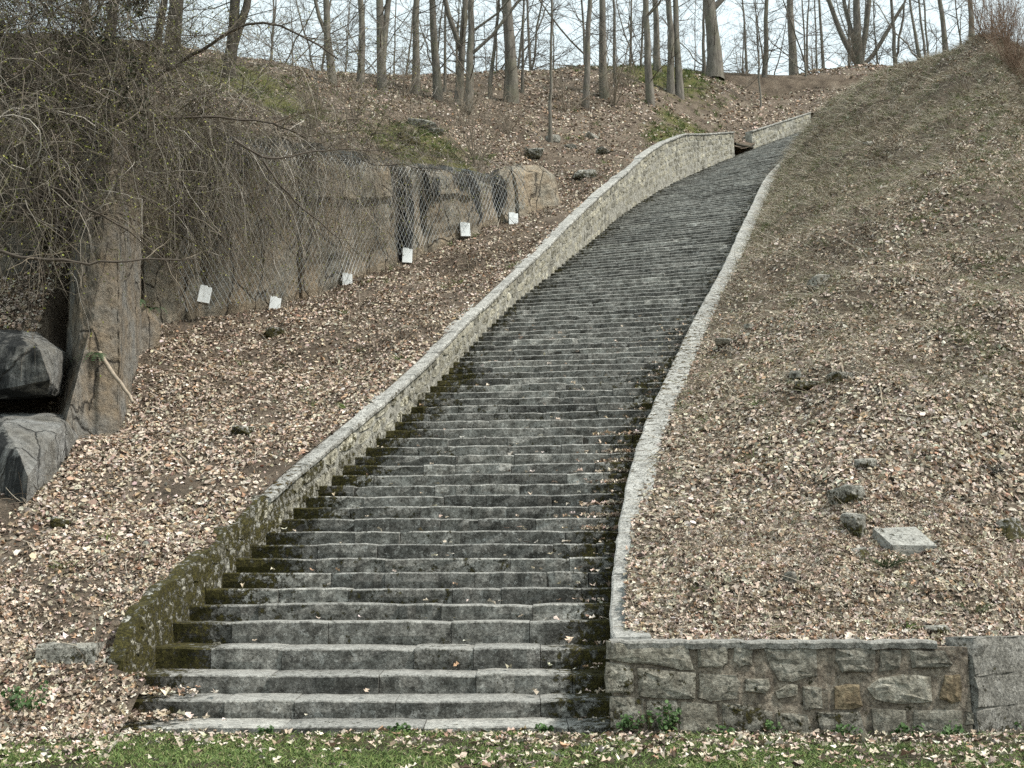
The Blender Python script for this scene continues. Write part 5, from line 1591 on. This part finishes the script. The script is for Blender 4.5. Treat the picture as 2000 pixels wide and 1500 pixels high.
bough('arching bough rising right from the thicket in front of the two stemmed tree', [(290, 165, 25.5), (330, 135, 25.5), (362, 110, 25.3), (400, 98, 25), (450, 60, 24.8), (500, 35, 24.5), (580, 60, 24.3), (660, 115, 24)], .055, 14)
bough('nearly level dark bough crossing above the black recess', [(170, 245, 24), (240, 238, 24), (300, 230, 24), (360, 232, 24), (420, 225, 24.2), (520, 232, 24.5), (600, 270, 24.6)], .045, 14)
bough('long thin branch drooping across the net from the middle left', [(460, 275, 26), (512, 313, 26.2), (560, 305, 26.5), (640, 292, 27), (720, 292, 27.5), (780, 300, 28)], .03, 9)
bough('branch falling from the creepers across the rock face', [(515, 315, 27), (545, 360, 27), (600, 415, 27.2), (650, 460, 27.4), (690, 500, 27.6)], .026, 9)
bough('low horizontal branch at the left edge above the dark recess', [(-20, 490, 18.5), (60, 505, 18.5), (160, 512, 18.6), (250, 512, 18.8), (390, 505, 19.2)], .032, 9)
bough('slanting branch over the pillar at the left', [(90, 360, 19.5), (150, 395, 19.5), (220, 430, 19.6), (290, 480, 19.8), (360, 540, 20.2)], .025, 10)
bough('thick dark stem climbing through the left thicket', [(20, 430, 21), (70, 390, 21), (120, 350, 21.1), (160, 315, 21.3)], .07, 9, (.05, .042, .034))

# fallen sticks on the left slope
for pts, r0, lab in [([(195, 690, 21.2), (225, 735, 21.0), (262, 785, 20.8)], .045, 'broken pale branch leaning from the pillar to the leaves'),
                     ([(265, 910, 0), (290, 888, 0), (312, 868, 0)], .022, 'pale straight stick lying on the left leaf slope'),
                     ([(330, 872, 0), (350, 893, 0), (372, 916, 0)], .016, 'thin stick crossing the leaves beside the pale one'),
                     ([(365, 862, 0), (382, 848, 0), (396, 836, 0)], .014, 'short upright stick on the left leaf slope'),
                     ([(1640, 1060, 1), (1690, 1035, 1), (1745, 1000, 1), (1800, 985, 1)], .012, 'long thin branch lying behind the big flat stone'),
                     ([(1430, 925, 1), (1480, 938, 1), (1530, 950, 1), (1580, 952, 1)], .012, 'thin brown stick lying level on the right slope'),
                     ([(1690, 700, 1), (1715, 745, 1), (1725, 800, 1)], .014, 'bleached bramble cane hanging over the grassy hollow'),
                     ([(1640, 705, 1), (1648, 735, 1), (1668, 750, 1)], .02, 'curled bleached cane at the grassy hollow'),
                     ([(1740, 290, 1), (1700, 262, 1), (1690, 230, 1)], .02, 'dead stalk high on the right slope')]:
    W_ = []
    for (px, py, d) in pts:
        if d > 2: W_.append(at(px, py, d))
        else:
            q = on_ray(px, py, H_left if d == 0 else H_right, 13.4, 55); q[2] += .05; W_.append(q)
    W_ = np.array(W_); t_ = np.linspace(0, len(W_) - 1, 9); ii = np.minimum(t_.astype(int), len(W_) - 2); f = (t_ - ii)[:, None]
    P = W_[ii] * (1 - f) + W_[ii + 1] * f + rng.normal(0, .008, (9, 3))
    V, Q = polyline_tube(P, r0 * np.linspace(1, .6, 9), 6)
    cst = (.30, .25, .19) if 'pale' in lab or 'bleached' in lab else (.16, .125, .09)
    tag(link('fallen_stick', mesh_np('fallen_stick', V, Q, np.tile(cst, (len(V), 1)), True), M_TWIG), lab, 'stick', 'fallen sticks on the slopes')

# ------------------------------------------------------------------ leafy weeds and ferns
def weed(base, w_, h_, n_, label, colr=(.045, .085, .025), lsz=.05, group='green weeds'):
    root = empty('leafy_weed', base, label, 'plant', group)
    tw = Twigs(5)
    pos, nr_2 = [], []
    for i in range(max(4, n_ // 9)):
        d = np.array([rng.normal(0, .5), rng.normal(0, .5), 1.0]); B_ = tw.add(np.array(base) + np.array([rng.normal(0, w_ * .22), rng.normal(0, w_ * .15), -.02]), d, h_ * rng.uniform(.5, 1.1), .004, .002, .12)
        for j in range(9):
            q = B_[rng.integers(1, 5)] + rng.normal(0, .02, 3); pos.append(q); nr_2.append(np.array([rng.normal(0, .4), -.5 + rng.normal(0, .3), .8]))
    tag(link('stems', tw.mesh('stems', (.06, .08, .03)), M_TWIG, root), kind='stuff')
    pos = np.array(pos); n = len(pos)
    link('leaves', leaf_mesh('leaves', pos, np.array(nr_2), rng.uniform(.6, 1.3, n) * lsz, np.array(colr)[None] * rng.uniform(.6, 1.5, (n, 1)), .35), M_GREEN, root)['kind'] = 'stuff'
for px, py, d, w_, h_, n_, lab in [
    (1302, 1428, 12.93, .22, .34, 110, 'round leaved green weed standing tallest at the foot of the front wall'),
    (1235, 1420, 12.95, .34, .17, 90, 'low green weed between the stairs and the tall weed'),
    (1400, 1440, 12.9, .3, .14, 60, 'green weed patch under the mossy wall stone'),
    (1520, 1438, 12.92, .14, .2, 45, 'small upright weed at the middle of the front wall'),
    (1650, 1442, 12.9, .4, .12, 80, 'spreading low weed under the ochre wall stone'),
    (1760, 1444, 12.9, .35, .12, 80, 'spreading low weed under the large pale wall stone'),
    (1860, 1446, 12.88, .25, .14, 60, 'weed patch at the corner where stone wall meets concrete'),
    (1975, 1432, 13.6, .3, .26, 90, 'dark green weed against the concrete wall'),
    (1060, 1425, 12.98, .3, .08, 50, 'little weeds along the right part of the lowest step'),
    (780, 1428, 12.98, .4, .07, 60, 'little weeds along the middle of the lowest step'),
    (520, 1430, 12.98, .3, .07, 45, 'little weeds along the left part of the lowest step'),
    (45, 1385, 12.9, .4, .3, 110, 'dark ivy tuft at the lower left corner'),
    (200, 1195, 15.2, .3, .15, 50, 'green sprouts in the leaves behind the mossy wall foot')]:
    p = at(px, py, d); weed((p[0], p[1], max(p[2], 0)), w_, h_, n_, lab)
def spray(base, n_, L, label, colr, wid=.012, lean=.7):
    """arching strap leaves: fern fronds and grass tufts"""
    B_ = np.tile(np.array(base), (n_, 1)) + rng.normal(0, .03, (n_, 3)) * np.array([1, 1, .1])
    o = link('grass_tuft', blade_mesh('grass_tuft', B_, rng.uniform(.5, 1.1, n_) * L, np.full(n_, wid), np.array(colr)[None] * rng.uniform(.6, 1.4, (n_, 1)), lean, .5), M_GREEN)
    return tag(o, label, 'plant', 'green tufts')
for px, py, wh, n_, L, cc, lab in [
    (1772, 1232, 1, 40, .17, (.11, .17, .04), 'bright green grass tuft on the edge above the front wall'),
    (1730, 1110, 1, 60, .3, (.06, .085, .04), 'blue green grass tuft below the big flat stone'),
    (1900, 1200, 1, 50, .25, (.10, .12, .05), 'arching grass tuft at the right above the concrete corner'),
    (1478, 792, 1, 22, .2, (.12, .18, .04), 'single green sprout in the leaves below the grassy hollow'),
    (1940, 925, 1, 40, .3, (.06, .06, .05), 'dark withered tuft at the right side of the slope'),
    (700, 690, 0, 30, .2, (.08, .11, .03), 'green sprouts on the leaf slope under the third white box'),
    (780, 705, 0, 30, .2, (.10, .14, .03), 'green sprouts near the parapet on the leaf slope'),
    (675, 800, 0, 30, .2, (.10, .14, .03), 'green sprouts against the parapet halfway down the leaf slope')]:
    q = on_ray(px, py, H_right if wh else H_left, 13.3, 50)
    spray(q, n_, L, lab, cc, .006 if wh else .009)
for px, py, d, lab in [(268, 590, 24.8, 'green fern hanging at the upper right edge of the pillar'), (195, 695, 21.2, 'green fern on the pillar above the broken branch'), (300, 605, 25.5, 'drooping fern behind the pillar')]:
    b = at(px, py, d)
    root = empty('fern', b, lab, 'fern', 'ferns on the pillar')
    for f in range(7):
        an = rng.uniform(-1.0, 1.0); d0 = np.array([math.sin(an), -.7, .5]); L = rng.uniform(.35, .6); S_ = 12
        u = np.linspace(0, 1, S_)[:, None]
        P = b + L * (d0 * u + np.array([0, 0, -1.0]) * u * u * .9)
        V, Fq = [], []
        for i in range(S_ - 1):
            t_ = P[i + 1] - P[i]; t_ /= np.linalg.norm(t_); sd = np.cross(t_, [0, 0, 1]); sd /= np.linalg.norm(sd)
            wl = .085 * math.sin(math.pi * min(1, (i + 1.5) / S_)) + .01
            for sg in (-1, 1):
                n0 = len(V); V += [P[i], P[i] + t_ * .03, P[i] + sd * sg * wl + t_ * .02]; Fq.append((n0, n0 + 1, n0 + 2))
        link('frond', mesh_py('frond', V, Fq, np.tile((.05, .085, .035), (len(V), 1)) * rng.uniform(.7, 1.3)), M_GREEN, root)
